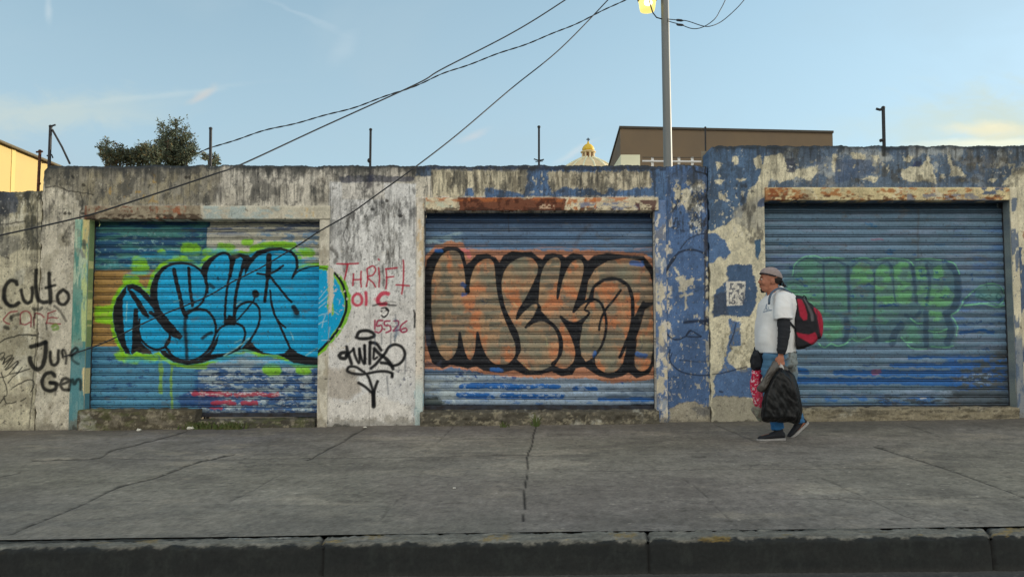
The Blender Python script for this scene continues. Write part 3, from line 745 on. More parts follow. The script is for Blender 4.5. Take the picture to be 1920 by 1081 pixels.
    p.noisy(1252, 360, 1335, 440, S(44, 46, 52), 9, 14, .52, .62, .75, 83, 8, 5, pers=.7)
    p.noisy(1230, 395, 1262, 560, S(196, 188, 172), 8, 12, .60, .64, .9, 84, 4, 5, h=-.002)
    p.noisy(1318, 345, 1336, 620, S(52, 46, 40), 7, 22, .42, .58, .8, 85, 3, 5)
    p.noisy(1322, 480, 1336, 800, S(186, 178, 152), 6, 12, .50, .56, .85, 86, 2, 5)
    p.noisy(1228, 500, 1262, 790, S(190, 182, 162), 9, 16, .55, .59, .9, 87, 5, 5, h=-.002, pers=.65)
    F([(130, 880), (190, 870), (200, 1000), (135, 995)], S(190, 186, 178), .85, 1, 2, 8)
    p.frame(1200, 480, 3.089)
    K_ = S(34, 40, 58)
    F([(205, 128), (250, 108), (262, 140), (318, 120), (312, 165), (275, 175), (262, 208), (225, 205), (222, 150)], CREAM, 1, .8, 2.6, 7, 88, h=-.002)
    for q in [[(262, 210), (270, 240), (268, 300)], [(240, 225), (300, 220)], [(200, 70), (225, 110)], [(110, 300), (125, 300)], [(335, 745), (340, 760)], [(225, 805), (230, 810)], [(385, 300), (388, 310)]]:
        p.stroke(q, 14, CREAM, .85, 1, 2.6)
    p.noisy(1250, 500, 1330, 790, S(188, 180, 158), 6, 7, .735, .76, .9, 89, 5, 4)
    p.put(A, np.where((px > 1250) & (px < 1336) & (py > 480), sst(fbm(px, py, 50, 60, 4, 90), .4, .7), 0), S(58, 74, 106), .45)
    F([(165, 885), (235, 852), (330, 840), (415, 880), (420, 1000), (165, 1000)], S(150, 142, 122), .95, 1.5, 4, 12, 91, h=-.003)
    F([(300, 880), (415, 860), (420, 930), (330, 925)], S(70, 74, 84), .6, 2.5, 4, 9, 92)
    for q, w in [([(205, 10), (150, 90), (118, 180), (110, 280), (120, 380), (150, 440), (200, 482), (260, 465), (290, 430), (352, 464)], 9), ([(292, 430), (272, 462), (350, 466)], 9),
                 ([(258, 384), (330, 376), (418, 376)], 17), ([(350, 386), (390, 398), (418, 420)], 9), ([(172, 540), (168, 580), (185, 625), (240, 668), (330, 688), (420, 686)], 8),
                 ([(185, 560), (170, 600)], 6), ([(230, 600), (330, 610), (420, 608)], 4)]:
        p.stroke(q, w, K_, .85, .9, .6)
    p.frame(1200, 260, 4.003)
    for q, w in [([(160, 1081), (200, 985), (255, 890), (310, 845), (400, 832), (490, 862)], 16), ([(300, 830), (360, 760), (430, 722), (520, 705)], 9)]:
        p.stroke(q, w, K_, .85, 1, .8)
    # cracks, holes, edges
    for q in [[(1328, 300), (1322, 320), (1330, 345), (1333, 400), (1334, 500), (1336, 795)]]: p.stroke(q, 3, S(30, 28, 26), .9, 1, 1, raw=True)
    p.stroke([(1300, 312), (1306, 322), (1326, 326)], 3, S(30, 30, 36), .9, 1, 1, raw=True)
    F2 = lambda q, w, a=.8: p.stroke(q, w, S(44, 40, 34), a, 1, 1.6, raw=True)
    F2([(85, 352), (110, 350), (130, 358), (150, 360), (175, 365)], 2.2); F2([(112, 346), (125, 356)], 2); F2([(150, 360), (156, 385), (150, 400), (152, 425)], 2.4)
    F2([(120, 445), (130, 425), (150, 412)], 4, .4); F2([(118, 445), (120, 452)], 5, .6)
    for (u, v) in [(136, 330), (157, 346), (122, 399), (130, 400), (348, 333), (355, 333), (725, 376), (698, 392), (750, 404), (155, 399)]:
        F2([(u, v), (u + 1, v + 1)], 6, .85)
    foot_dirt(p, -300, 160, 775, 808, 95); foot_dirt(p, 590, 800, 765, 800, 96)
    foot_dirt(p, 1226, 1336, 775, 792, 97)
    p.noisy(775, 730, 800, 800, S(150, 180, 190), 12, 14, .46, .56, .7, 98, 4)
    weather(p, 601, 308)
    grime(p, 308, 24, 80, 1330, .9, seed=57)
    tag_column(p); blue_piece_on_wall(p); tag_culto(p)
    return p

def paint_left(px, py):
    p = Paint(px, py, S(174, 167, 142))
    base_concrete(p, 110)
    p.noisy(-900, 340, 85, 820, S(122, 116, 96), 34, 50, .48, .66, .6, 111, 1)
    p.fill([(-600, 340), (82, 340), (82, 372), (40, 376), (-600, 376)], S(92, 88, 72), .8, 4, 5, 14, 112)
    p.noisy(-600, 350, 82, 420, S(98, 92, 70), 6, 30, .42, .6, .7, 113, 1)
    p.fill([(-200, 358), (20, 358), (34, 372), (30, 398), (10, 402), (-200, 400)], S(66, 72, 88), .85, 2, 4, 14, 114)
    p.fill([(-300, 392), (8, 392), (20, 420), (-300, 424)], S(66, 72, 88), .7, 2, 4, 14, 115)
    p.fill([(8, 405), (45, 412), (35, 424), (-100, 426), (-100, 415)], S(196, 190, 170), .7, 2, 3, 14, 116)
    p.fill([(-300, 445), (38, 442), (40, 464), (10, 480), (-300, 484)], S(118, 116, 106), .8, 3, 3, 16, 117)
    p.stroke([(0, 422), (25, 418), (46, 416)], 3, S(56, 54, 46), .8, 1.5, 2, raw=True)
    p.noisy(45, 350, 84, 470, S(58, 58, 48), 9, 26, .46, .6, .8, 118, 3)
    grime(p, 356, 16, -900, 84, .4, seed=119)
    p.stroke([(71, 358), (70, 450), (69, 520), (70, 600), (64, 690), (55, 800)], 2, S(48, 46, 40), .8, .9, 1, raw=True)
    weather(p, 621, 356)
    foot_dirt(p, -900, 90, 780, 812, 120)
    tag_culto(p)
    return p

def paint_right(px, py):
    p = Paint(px, py, S(94, 106, 126))
    base_concrete(p, 130)
    A = np.arange(len(px))
    F = lambda pts, c, a=1, soft=1.1, warp=3, ws=10, seed=1, **k: p.fill(pts, c, a, soft, warp, ws, seed, **k)
    CR = S(196, 188, 160)
    p.put(A, sst(fbm(px, py, 40, 30, 4, 131), .45, .7), S(76, 90, 116), .6)
    # cream column
    F([(1326, 340), (1440, 340), (1440, 800), (1326, 800)], CR, 1, 1, 1)
    p.put(A, np.where((px > 1326) & (px < 1440), sst(fbm(px, py, 20, 28, 5, 132), .52, .66), 0), S(150, 146, 128), .5)
    p.frame(1200, 260, 4.003)
    F([(500, 60), (1000, 60), (940, 130), (940, 220), (900, 270), (870, 340), (820, 380), (800, 480), (762, 590), (700, 585), (655, 640), (600, 662), (540, 690), (490, 690), (490, 60)], S(80, 98, 128), 1, 1, 3, 9, 133, h=.002)
    for q in [[(570, 170), (610, 180), (608, 225), (575, 235)], [(690, 130), (735, 130), (740, 190), (705, 200)], [(850, 150), (905, 120), (915, 215), (870, 235)], [(560, 310), (640, 310), (610, 345), (565, 340)],
              [(580, 265), (620, 280), (600, 295)], [(590, 400), (640, 430), (640, 465), (590, 450)], [(730, 300), (800, 300), (780, 315), (735, 318)]]: F(q, CR, .95, 1, 2.4, 6, 134)
    p.noisy(1336, 350, 1410, 470, S(196, 190, 170), 6, 8, .66, .69, .9, 135, 5, 5)
    p.noisy(1370, 340, 1420, 430, S(50, 54, 62), 7, 12, .55, .64, .75, 136, 8, 5)
    F([(730, 500), (940, 420), (945, 680), (880, 690), (760, 660), (690, 620)], S(150, 147, 134), .75, 5, 5, 16, 137)
    p.noisy(1380, 380, 1436, 460, S(74, 72, 68), 9, 26, .54, .66, .7, 138, 6, 5)
    F([(490, 720), (560, 700), (640, 765), (682, 860), (640, 905), (590, 880), (560, 925), (490, 940)], BLUE, 1, 1, 2.4, 8, 139, h=.002)
    F([(860, 760), (905, 755), (905, 840), (885, 910), (868, 880)], S(66, 92, 120), 1, .9, 1.4, 7, 140, h=.002)
    F([(880, 470), (940, 440), (945, 510), (885, 515)], S(62, 76, 110), .9, 1, 2, 7, 141)
    # blue blotch with the torn poster
    p.frame(1200, 480, 3.089)
    F([(500, 60), (560, 42), (600, 50), (650, 45), (665, 130), (680, 200), (672, 270), (640, 345), (560, 352), (490, 340), (425, 352), (422, 225), (470, 170), (505, 140)], S(70, 88, 120), 1, 1, 2.4, 8, 142, h=.002)
    F([(420, 230), (500, 200), (510, 340), (425, 345)], S(60, 64, 76), .7, 2.5, 3, 9, 143)
    F([(498, 145), (610, 147), (606, 240), (592, 285), (502, 286)], S(196, 192, 182), 1, .7, 1.0, 6, 144, h=.001)
    idx = p.box(1367, 530, 1396, 570); p.put(idx, sst(fbm(p.px[idx], p.py[idx], 3.4, 4.4, 3, 146, .7), .50, .56), S(66, 72, 90), .85)
    F([(512, 362), (582, 380), (582, 520), (530, 530), (500, 600), (540, 640), (560, 660), (640, 640), (700, 640), (700, 820), (420, 820), (430, 700), (470, 660), (500, 560), (520, 440)], S(82, 104, 146), 1, 1, 2.6, 8, 147, h=.002)
    F([(530, 520), (585, 522), (640, 560), (640, 640), (560, 655), (530, 620)], CR, 1, 1, 2.4, 7, 148)
    F([(420, 820), (440, 808), (640, 818), (690, 860), (760, 870), (760, 1000), (420, 1000)], S(146, 140, 122), 1, 1.2, 3, 10, 149, h=-.003)
    p.noisy(1340, 600, 1430, 700, S(130, 122, 98), 5, 7, .55, .62, .6, 150, 6, 5)
    for q, w in [([(420, 684), (480, 676), (560, 655), (620, 640)], 8), ([(556, 388), (542, 450), (520, 512)], 7), ([(462, 780), (475, 785)], 12)]: p.stroke(q, w, S(36, 42, 60), .8, .9, .6)
    # over the third shutter
    p.frame(1200, 260, 4.003)
    F([(940, 130), (1080, 108), (1110, 190), (1140, 240), (1200, 230), (1335, 205), (1330, 250), (1280, 312), (1180, 288), (1060, 332), (990, 300), (960, 330), (935, 352), (870, 375), (840, 420), (900, 260)], CR, 1, 1.1, 3, 9, 151)
    F([(1095, 150), (1150, 140), (1175, 200), (1150, 265), (1105, 250)], S(60, 64, 80), .9, 1.4, 2.6, 7, 152); F([(1120, 205), (1150, 205), (1140, 220)], S(200, 200, 196), .9, .8, 1)
    p.frame(1560, 260, 4.914)
    for q in [[(640, 382), (636, 330), (700, 262), (830, 242), (858, 200), (876, 140), (900, 180), (905, 230), (940, 262), (938, 320), (972, 408), (880, 392), (760, 392)], [(640, 165), (765, 158), (720, 210), (690, 215)],
              [(1060, 150), (1090, 150), (1112, 245), (1205, 288), (1212, 345), (1080, 335), (1100, 268), (1070, 230)], [(165, 130), (300, 140), (300, 190), (190, 186)], [(358, 160), (430, 150), (420, 225), (385, 200)],
              [(250, 375), (350, 345), (440, 350), (420, 380), (380, 408), (340, 380)], [(0, 150), (50, 150), (40, 300), (0, 310)], [(1625, 230), (1660, 230), (1640, 290)], [(1440, 390), (1480, 365), (1515, 370), (1480, 405)],
              [(1560, 430), (1620, 350), (1700, 300), (1769, 285), (1860, 290), (1860, 1010), (1690, 1000), (1640, 900), (1640, 440)]]: F(q, CR, .95, 1.1, 3, 8, 153)
    F([(1900, 290), (2600, 290), (2600, 420), (1900, 430)], CR, .8, 2, 6, 20, 154)
    F([(745, 225), (790, 200), (830, 215), (810, 255), (750, 262)], S(66, 74, 108), 1, 1, 2, 7, 155)
    F([(30, 190), (360, 190), (400, 300), (300, 345), (30, 420)], S(76, 88, 116), .8, 1.5, 2, 10, 156)
    p.noisy(1440, 300, 2200, 346, S(170, 164, 140), 9, 10, .66, .70, .8, 157, 6, 5)
    p.noisy(1560, 290, 2100, 345, S(72, 66, 52), 20, 20, .56, .68, .6, 158, 6, 5)
    # right of the third shutter
    F([(1690, 1000), (1900, 1000), (1900, 2700), (1690, 2700)], S(78, 90, 116), 1, 1.2, 2, 9, 159)
    p.noisy(1895, 380, 1990, 780, S(188, 178, 150), 12, 30, .54, .60, .9, 160, 5, 5)
    p.noisy(1895, 380, 1990, 500, S(140, 84, 44), 10, 20, .64, .70, .7, 161, 5, 5)
    p.noisy(1990, 340, 4000, 800, CR, 30, 40, .52, .56, .9, 162, 5, 5)
    weather(p, 641, 272, k=.72)
    grime(p, 272, 40, 1326, 4000, .62, S(48, 48, 46), seed=163)
    foot_dirt(p, 1326, 4000, 772, 790, 164, S(150, 144, 126))
    p.stroke([(1657, 275), (1658, 290)], 9, S(34, 36, 36), .9, 2.5, 2, raw=True)
    return p

# ================================================================== WALLS
def solid_wall(name, label, x0, x1, ztop, holes, painter, y0, step=0.0075, fine=(-7.4, 7.4), depth=0.28, jagl=False, jagr=False):
    bx = [x0, x1] + [h for hh in holes for h in (hh[0], hh[1])]
    bx += [f for f in fine if x0 < f < x1]
    bx = sorted(set(bx)); xs = []
    for a, b in zip(bx[:-1], bx[1:]):
        st_ = step if (a >= fine[0] - 1e-6 and b <= fine[1] + 1e-6) else .08
        n = max(2, int((b - a) / st_)); xs += list(np.linspace(a, b, n + 1)[:-1])
    xs.append(x1); xs = np.array(xs)
    bz = sorted(set([-.45, ztop] + [h[2] for h in holes])); zs = []
    for a, b in zip(bz[:-1], bz[1:]):
        n = max(2, int((b - a) / step)); zs += list(np.linspace(a, b, n + 1)[:-1])
    zs.append(ztop); zs = np.array(zs)
    V, F_, PX, PY = [], [], [], []
    X, Z = np.meshgrid(xs, zs, indexing='ij')
    fx = (xs[:-1] + xs[1:]) / 2; fz = (zs[:-1] + zs[1:]) / 2
    FX, FZ = np.meshgrid(fx, fz, indexing='ij')
    keep = np.ones(FX.shape, bool)
    for h in holes: keep &= ~((FX > h[0]) & (FX < h[1]) & (FZ < h[2]))
    Xr, Zr = X.ravel(), Z.ravel()
    px, py = to_px(Xr, np.full(len(Xr), y0), Zr)
    p = painter(px, py)
    top = sst(Zr, ztop - .10, ztop)
    dz_ = ((fbm(Xr, Xr * 0, .16, 1, 5, 7, .6) - .5) * .05 + (fbm(Xr, Xr * 0, .02, 1, 3, 8, .6) - .5) * .012) * top
    inhole = np.zeros(len(Xr), bool)
    edge = np.ones(len(Xr))
    for h in holes:
        d = np.maximum(np.maximum(h[0] - Xr, Xr - h[1]), Zr - h[2]); edge *= sst(np.abs(d), 0, .05)
    Xd = Xr.copy()
    if jagl: Xd += (fbm(Zr, Zr * 0, .12, 1, 4, 9) - .35) * .05 * (1 - sst(Xr - x0, 0, .12)) + sst(Zr, ztop - .08, ztop) * .06 * (1 - sst(Xr - x0, 0, .15))
    Yd = y0 - p.h * edge + sst(Zr, ztop - .03, ztop) * .02
    v = np.stack([Xd, Yd, Zr + dz_], 1)
    f = grid_faces(len(xs), len(zs))[keep.ravel()]
    V.append(v); F_.append(f); C = [p.c]
    off = len(v)
    # top and ends
    n = len(zs)
    ti = np.arange(len(xs)) * n + n - 1
    rows = np.linspace(0, depth, 10)
    tv = []; tc = []
    for r in rows:
        q = v[ti].copy(); q[:, 1] += r; q[:, 2] += (fbm(q[:, 0], q[:, 1], .1, .1, 3, 5) - .5) * .02 * min(1, r * 20); tv.append(q); tc.append(p.c[ti] * .9)
    tv = np.stack(tv, 1).reshape(-1, 3); V.append(tv); C.append(np.stack(tc, 1).reshape(-1, 3))
    F_.append(grid_faces(len(xs), len(rows), off)); off += len(tv)
    def strip(idx, dvec, m=5, c=None, flip=False):
        nonlocal off
        q = np.stack([v[idx] * [1, 1, 1] + np.array(dvec) * t for t in np.linspace(0, 1, m)], 1).reshape(-1, 3)
        cc = np.stack([p.c[idx] if c is None else c(v[idx]) for t in range(m)], 1).reshape(-1, 3)
        V.append(q); C.append(cc); F_.append(grid_faces(len(idx), m, off, flip)); off += len(q)
    strip(np.arange(n), (0, depth, 0), flip=True); strip(np.arange(n) + (len(xs) - 1) * n, (0, depth, 0))
    for h in holes:
        i0 = int(np.argmin(abs(xs - h[0]))); i1 = int(np.argmin(abs(xs - h[1]))); jt = int(np.argmin(abs(zs - h[2])))
        strip(i0 * n + np.arange(jt + 1), (0, depth, 0), 6, h[3] if len(h) > 3 else None)
        strip(i1 * n + np.arange(jt + 1), (0, depth, 0), 6, h[4] if len(h) > 4 else None, True)
        strip(np.arange(i0, i1 + 1) * n + jt, (0, depth, 0), 4, None, True)
    # back
    q = np.array([[x0, y0 + depth, -.45], [x1, y0 + depth, -.45], [x1, y0 + depth, ztop], [x0, y0 + depth, ztop]])
    hs = sorted(holes, key=lambda h: h[0]); edges = [x0] + [e for h in hs for e in (h[0], h[1])] + [x1]
    for k in range(0, len(edges), 2):
        a, b_ = edges[k], edges[k + 1]
        V.append(np.array([[a, y0 + depth, -.45], [a, y0 + depth, ztop], [b_, y0 + depth, ztop], [b_, y0 + depth, -.45]])); C.append(np.tile(S(120, 112, 96), (4, 1))); F_.append(np.array([[0, 1, 2, 3]]) + off); off += 4
    for h in holes:
        V.append(np.array([[h[0], y0 + depth, h[2]], [h[0], y0 + depth, ztop], [h[1], y0 + depth, ztop], [h[1], y0 + depth, h[2]]])); C.append(np.tile(S(120, 112, 96), (4, 1))); F_.append(np.array([[0, 1, 2, 3]]) + off); off += 4
    V = np.concatenate(V); F_ = np.concatenate(F_); C = np.concatenate(C)
    used = np.zeros(len(V), bool); used[F_.ravel()] = True
    remap = np.cumsum(used) - 1
    me = mesh_np(name, V[used], remap[F_], C[used])
    o = link(name, me, M_WALL, None, False)
    return tag(o, label, 'wall')

YR = YW - .03
XW = lambda u, v=600, y=YW: P(u, v, y).x
ZW = lambda v, u=960, y=YW: P(u, v, y).z
def reveal_left1(v):
    z = v[:, 2]
    c = np.tile(S(128, 150, 96), (len(v), 1))
    t = fbm(z, z * 0, .12, 1, 5, 170, .6)
    yb = np.clip(sst(z, ZW(655), ZW(640)), 0, 1)
    c = c * (1 - sst(t, .5, .62)[:, None]) + S(205, 196, 128) * sst(t, .5, .62)[:, None]
    low = (z < ZW(650)); c[low] = S(84, 128, 140); low = (z < ZW(690)) & (z > ZW(738)); c[low] = S(204, 184, 130)
    return c
def reveal_right3(v):
    z = v[:, 2]; t = fbm(z, z * 0, .15, 1, 5, 171, .6)[:, None]
    return S(132, 140, 132) * (1 - t) + S(90, 100, 112) * t
H1 = (XW(163), XW(597), ZW(411), reveal_left1)
H2 = (XW(794), XW(1229), ZW(395))
H3 = (XW(1437, y=YR), XW(1900, y=YR), ZW(376, y=YR), None, reveal_right3)
XL, XM = XW(80, 340), XW(1327, 450)
solid_wall('low_wall', 'lower grey plastered wall at the far left, topped by rusty iron, with black painted words', -14, XL, ZW(358), [], paint_left, YW, fine=(-7.4, 7.4))
W2 = solid_wall('concrete_wall', 'long stained grey and peeling blue wall holding the first two roller shutters', XL, XM, ZW(310), [H1, H2], paint_main, YW, jagl=True)
W3 = solid_wall('concrete_wall', 'taller wall of peeling blue and cream paint holding the shutter behind the walking man', XM, 19, ZW(273, y=YR), [H3], paint_right, YR, jagl=True)

# ------------------------------------------------------------------ lintels, jambs, doorsteps
def slab(name, x0, x1, z0, z1, yf, yb, painter, parent, step=.009, rough_=.004, mat=None, slope=0.0, label=None):
    """a worn block: front face, top and underside as one strip"""
    nx = max(3, int((x1 - x0) / step)); xs = np.linspace(x0, x1, nx)
    nz = max(3, int((z1 - z0) / step)); ny = max(3, int((yb - yf) / step / 1.5))
    prof = [(yb, z0)] + [(yf, z) for z in np.linspace(z0, z1, nz)] + [(y, z1) for y in np.linspace(yf, yb, ny)[1:]]
    prof = np.array([(yb, z0 - 0.0), (yf, z0)] + prof[2:])
    X = np.repeat(xs, len(prof)); Y = np.tile(prof[:, 0], nx); Z = np.tile(prof[:, 1], nx)
    Yn = Y + (fbm(X, Z, .06, .06, 4, 181) - .5) * rough_ * 4 * (Y < yb - 1e-4)
    Zn = Z + (fbm(X, Y, .08, .08, 4, 182) - .5) * rough_ * 3 + slope * (X - x0)
    # rounded front corner
    c = (Y < yf + .012) & (Z > z1 - .012); Yn = np.where(c, Yn + .005, Yn)
    px, py = to_px(X, Yn, Zn)
    p = painter(px, py)
    V = np.stack([X, Yn, Zn], 1); n = len(prof)
    F_ = [grid_faces(nx, n)]
    me = mesh_np(name, V, np.concatenate(F_), p.c)
    bm = bmesh.new(); bm.from_mesh(me)
    bm.verts.ensure_lookup_table()
    for k in (0, nx - 1):
        try: bm.faces.new([bm.verts[k * n + i] for i in range(n)])
        except ValueError: pass
    bmesh.ops.recalc_face_normals(bm, faces=bm.faces); bm.to_mesh(me); bm.free()
    o = link(name, me, mat or M_WALL, parent)
    if label: o['label'] = label
    return o
def pt_lintel1(px, py):
    p = Paint(px, py, S(176, 170, 152)); base_concrete(p, 190); p.h *= 0
    p.fill([(140, 380), (376, 380), (376, 420), (140, 420)], S(142, 130, 108), .95, 1, .6)
    p.noisy(150, 380, 376, 420, S(112, 98, 80), 10, 10, .5, .62, .7, 191, 2)
    p.noisy(290, 384, 350, 420, S(148, 82, 50), 7, 6, .46, .56, .85, 192, 5)
    p.noisy(155, 384, 290, 400, S(110, 66, 48), 6, 4, .62, .68, .8, 193, 2)
    p.noisy(155, 400, 380, 420, S(56, 40, 32), 8, 5, .42, .55, .85, 194, 2)
    p.fill([(155, 384), (163, 384), (163, 412), (155, 412)], S(110, 62, 46), .7, 1, 1)
    p.noisy(380, 384, 600, 412, S(150, 165, 166), 18, 10, .5, .66, .7, 195, 3)
    p.noisy(556, 388, 590, 408, S(190, 160, 100), 8, 8, .45, .56, .7, 196, 3)
    return p
def pt_lintel2(px, py):
    p = Paint(px, py, S(196, 182, 152)); base_concrete(p, 200); p.h *= 0
    p.fill([(855, 368), (1062, 372), (1058, 396), (862, 396)], S(104, 52, 34), .95, 1.5, 3, 9, 201)
    p.noisy(790, 366, 1180, 380, S(168, 92, 48), 14, 5, .44, .56, .8, 202, 3)
    p.noisy(860, 370, 1060, 396, S(66, 36, 28), 8, 8, .50, .62, .75, 203, 2)
    p.noisy(1060, 368, 1120, 396, S(176, 100, 50), 6, 6, .50, .60, .85, 204, 3)
    p.noisy(1070, 378, 1200, 398, S(116, 118, 140), 12, 7, .48, .56, .9, 205, 2)
    p.noisy(1190, 374, 1232, 396, S(84, 52, 52), 7, 6, .46, .56, .9, 206, 2)
    p.noisy(790, 376, 850, 392, S(180, 190, 170), 14, 8, .46, .56, .7, 207, 2)
    p.noisy(1010, 382, 1040, 392, S(200, 170, 140), 5, 3, .5, .58, .8, 208, 2)
    p.noisy(790, 388, 1240, 400, S(60, 40, 34), 7, 4, .50, .60, .8, 209, 1)
    return p
def pt_lintel3(px, py):
    p = Paint(px, py, S(190, 174, 130)); base_concrete(p, 210); p.h *= 0
    p.noisy(1430, 350, 1920, 378, S(158, 96, 48), 18, 7, .50, .62, .85, 211, 2, 5, pers=.65)
    p.noisy(1430, 364, 1920, 380, S(92, 54, 34), 10, 4, .46, .58, .9, 212, 1, 5)
    p.noisy(1430, 350, 1478, 378, S(130, 70, 40), 8, 7, .42, .54, .85, 213, 2, 5)
    p.noisy(1700, 362, 1900, 376, S(120, 120, 126), 14, 5, .54, .60, .9, 214, 1)
    p.noisy(1830, 350, 1885, 366, S(78, 90, 116), 9, 6, .46, .54, .95, 215, 2)
    return p
def pt_jambL(px, py):
    p = Paint(px, py, S(122, 158, 140)); base_concrete(p, 220); p.h *= 0
    A = np.arange(len(px))
    p.put(A, sst(fbm(px, py, 7, 46, 5, 221, .6), .48, .58), S(66, 128, 120), .85)
    p.put(A, sst(fbm(px, py, 6, 30, 5, 222, .6), .58, .68), S(168, 184, 158), .8)
    p.put(A, sst(py, 520, 560) * (1 - sst(py, 630, 650)), S(62, 122, 116), .6)
    p.put(A, sst(py, 640, 660), S(78, 122, 134), .8)
    p.noisy(152, 410, 172, 640, S(176, 190, 120), 7, 40, .40, .55, .8, 223, 1)
    p.fill([(154, 690), (160, 686), (164, 735), (156, 742)], S(204, 184, 130), .9, .8, 1)
    p.noisy(155, 410, 170, 470, S(190, 170, 110), 7, 20, .42, .54, .8, 224, 1)
    for u, v in [(157, 452), (156, 458)]: p.stroke([(u, v), (u + 2, v + 6)], 7, S(60, 74, 70), .8, 1.5, raw=True)
    p.stroke([(152, 470), (157, 480)], 7, S(110, 110, 112), .7, 1.5, raw=True)
    foot_dirt(p, 100, 180, 770, 800, 225)
    tag_culto(p)
    return p
def pt_plain(c, seed, streak=None):
    def f(px, py):
        p = Paint(px, py, c); base_concrete(p, seed); p.h *= 0
        if streak is not None:
            p.put(np.arange(len(px)), sst(fbm(px, py, 5, 30, 5, seed + 9, .65), .50, .58), streak, .85)
        foot_dirt(p, -999, 3000, 765, 800, seed + 11)
        return p
    return f
def pt_jambR1(px, py):
    p = pt_plain(S(190, 184, 168), 230)(px, py); p.noisy(595, 410, 622, 800, S(150, 140, 118), 7, 30, .55, .66, .6, 231, 1)
    blue_piece_on_wall(p); return p
def pt_jamb2L(px, py):
    p = pt_plain(S(196, 186, 172), 233)(px, py); p.noisy(775, 380, 800, 520, S(190, 160, 110), 6, 16, .56, .64, .6, 234, 1)
    p.put(np.arange(len(px)), sst(py, 690, 740), S(160, 190, 198), .5); return p
def pt_jamb2R(px, py):
    p = Paint(px, py, S(96, 112, 152)); base_concrete(p, 236); p.h *= 0
    p.noisy(1225, 400, 1260, 800, S(196, 188, 172), 9, 18, .54, .58, .9, 237, 1, 5, pers=.65)
    p.noisy(1225, 520, 1260, 800, S(190, 178, 148), 10, 30, .50, .56, .8, 238, 1, 5)
    foot_dirt(p, 1200, 1270, 775, 792, 239); return p
def pt_jamb3R(px, py):
    p = Paint(px, py, S(192, 184, 158)); base_concrete(p, 241); p.h *= 0
    p.noisy(1895, 370, 1930, 800, S(84, 96, 120), 9, 26, .54, .60, .9, 242, 1, 5)
    p.put(np.arange(len(px)), sst(py, 620, 640), S(84, 96, 118), .8)
    foot_dirt(p, 1800, 2000, 765, 785, 243); return p
# lintels stand a little proud of the wall
slab('lintel', XW(154), XW(617), ZW(411), ZW(386), YW - .022, YW + .13, pt_lintel1, W2, rough_=.0015, label='concrete lintel, its left half brown and rust stained')
slab('lintel', XW(797), XW(1236), ZW(395), ZW(371), YW - .030, YW + .13, pt_lintel2, W2, rough_=.002, label='heavily rusted steel lintel')
slab('lintel', XW(1438, y=YR), XW(1898, y=YR), ZW(376, y=YR), ZW(352, y=YR), YR - .035, YR + .13, pt_lintel3, W3, rough_=.002, label='cream painted lintel spotted with rust')
slab('jamb', XW(136), XW(163) - .002, -.3, ZW(411) - .002, YW - .012, YW + .02, pt_jambL, W2, rough_=.001, label='jamb painted teal green')
slab('jamb', XW(597) + .002, XW(616), -.3, ZW(411) - .002, YW - .014, YW + .02, pt_jambR1, W2, rough_=.001)
slab('jamb', XW(780), XW(794) - .002, -.3, ZW(371), YW - .014, YW + .02, pt_jamb2L, W2, rough_=.001)
slab('jamb', XW(1229) + .002, XW(1250), -.3, ZW(371) - .03, YW - .016, YW + .02, pt_jamb2R, W2, rough_=.001, label='jamb of flaking blue paint')
slab('jamb', XW(1900, y=YR) + .002, XW(1914, y=YR), -.3, ZW(352), YR - .014, YR + .02, pt_jamb3R, W3, rough_=.001)

def pt_step(c, seed, lo=None, moss=False, speck=S(140, 132, 110)):
    def f(px, py):
        p = Paint(px, py, c); base_concrete(p, seed); p.h *= 0
        A = np.arange(len(px))
        p.put(A, sst(fbm(px, py, 40, 5, 5, seed + 7, .7), .50, .66), S(62, 58, 50), .7)
        p.put(A, sst(fbm(px, py, 10, 6, 5, seed + 8, .7), .58, .66), speck, .6)
        if moss: p.put(A, sst(fbm(px, py, 20, 8, 4, seed + 9), .55, .7), S(78, 84, 44), .5)
        return p
    return f
slab('doorstep', XW(152, 780), XW(371, 780), -.25, ZW(767, 260), YW - .075, YW + .17, pt_step(S(78, 72, 58), 250, moss=True), W2, .011, .010, label='thicker worn left half of the first doorstep')
slab('doorstep', XW(371, 780) + .002, XW(592, 780), -.25, ZW(787, 480), YW - .05, YW + .17, pt_step(S(68, 66, 58), 260, moss=True), W2, .011, .008, slope=.012)
slab('doorstep', XW(790, 780), XW(1232, 780), -.25, ZW(770, 1000), YW - .14, YW + .17, pt_step(S(80, 76, 66), 270), W2, .011, .014, slope=.004, label='broken rough doorstep')
slab('doorstep', XW(1437, 780, YR), XW(1905, 780, YR), -.25, ZW(765, 1660, YR), YR - .07, YR + .17, pt_step(S(122, 114, 94), 280), W3, .011, .010, slope=.004, label='pale speckled doorstep')

# ================================================================== SHUTTER PAINT
def hs(p, x0, y0, x1, y1, col, lo, hi, a=.8, seed=0, sx=22, sy=4, edge=10, oct=5):
    p.noisy(x0, y0, x1, y1, col, sx, sy, lo, hi, a, seed, edge, oct, pers=.62)

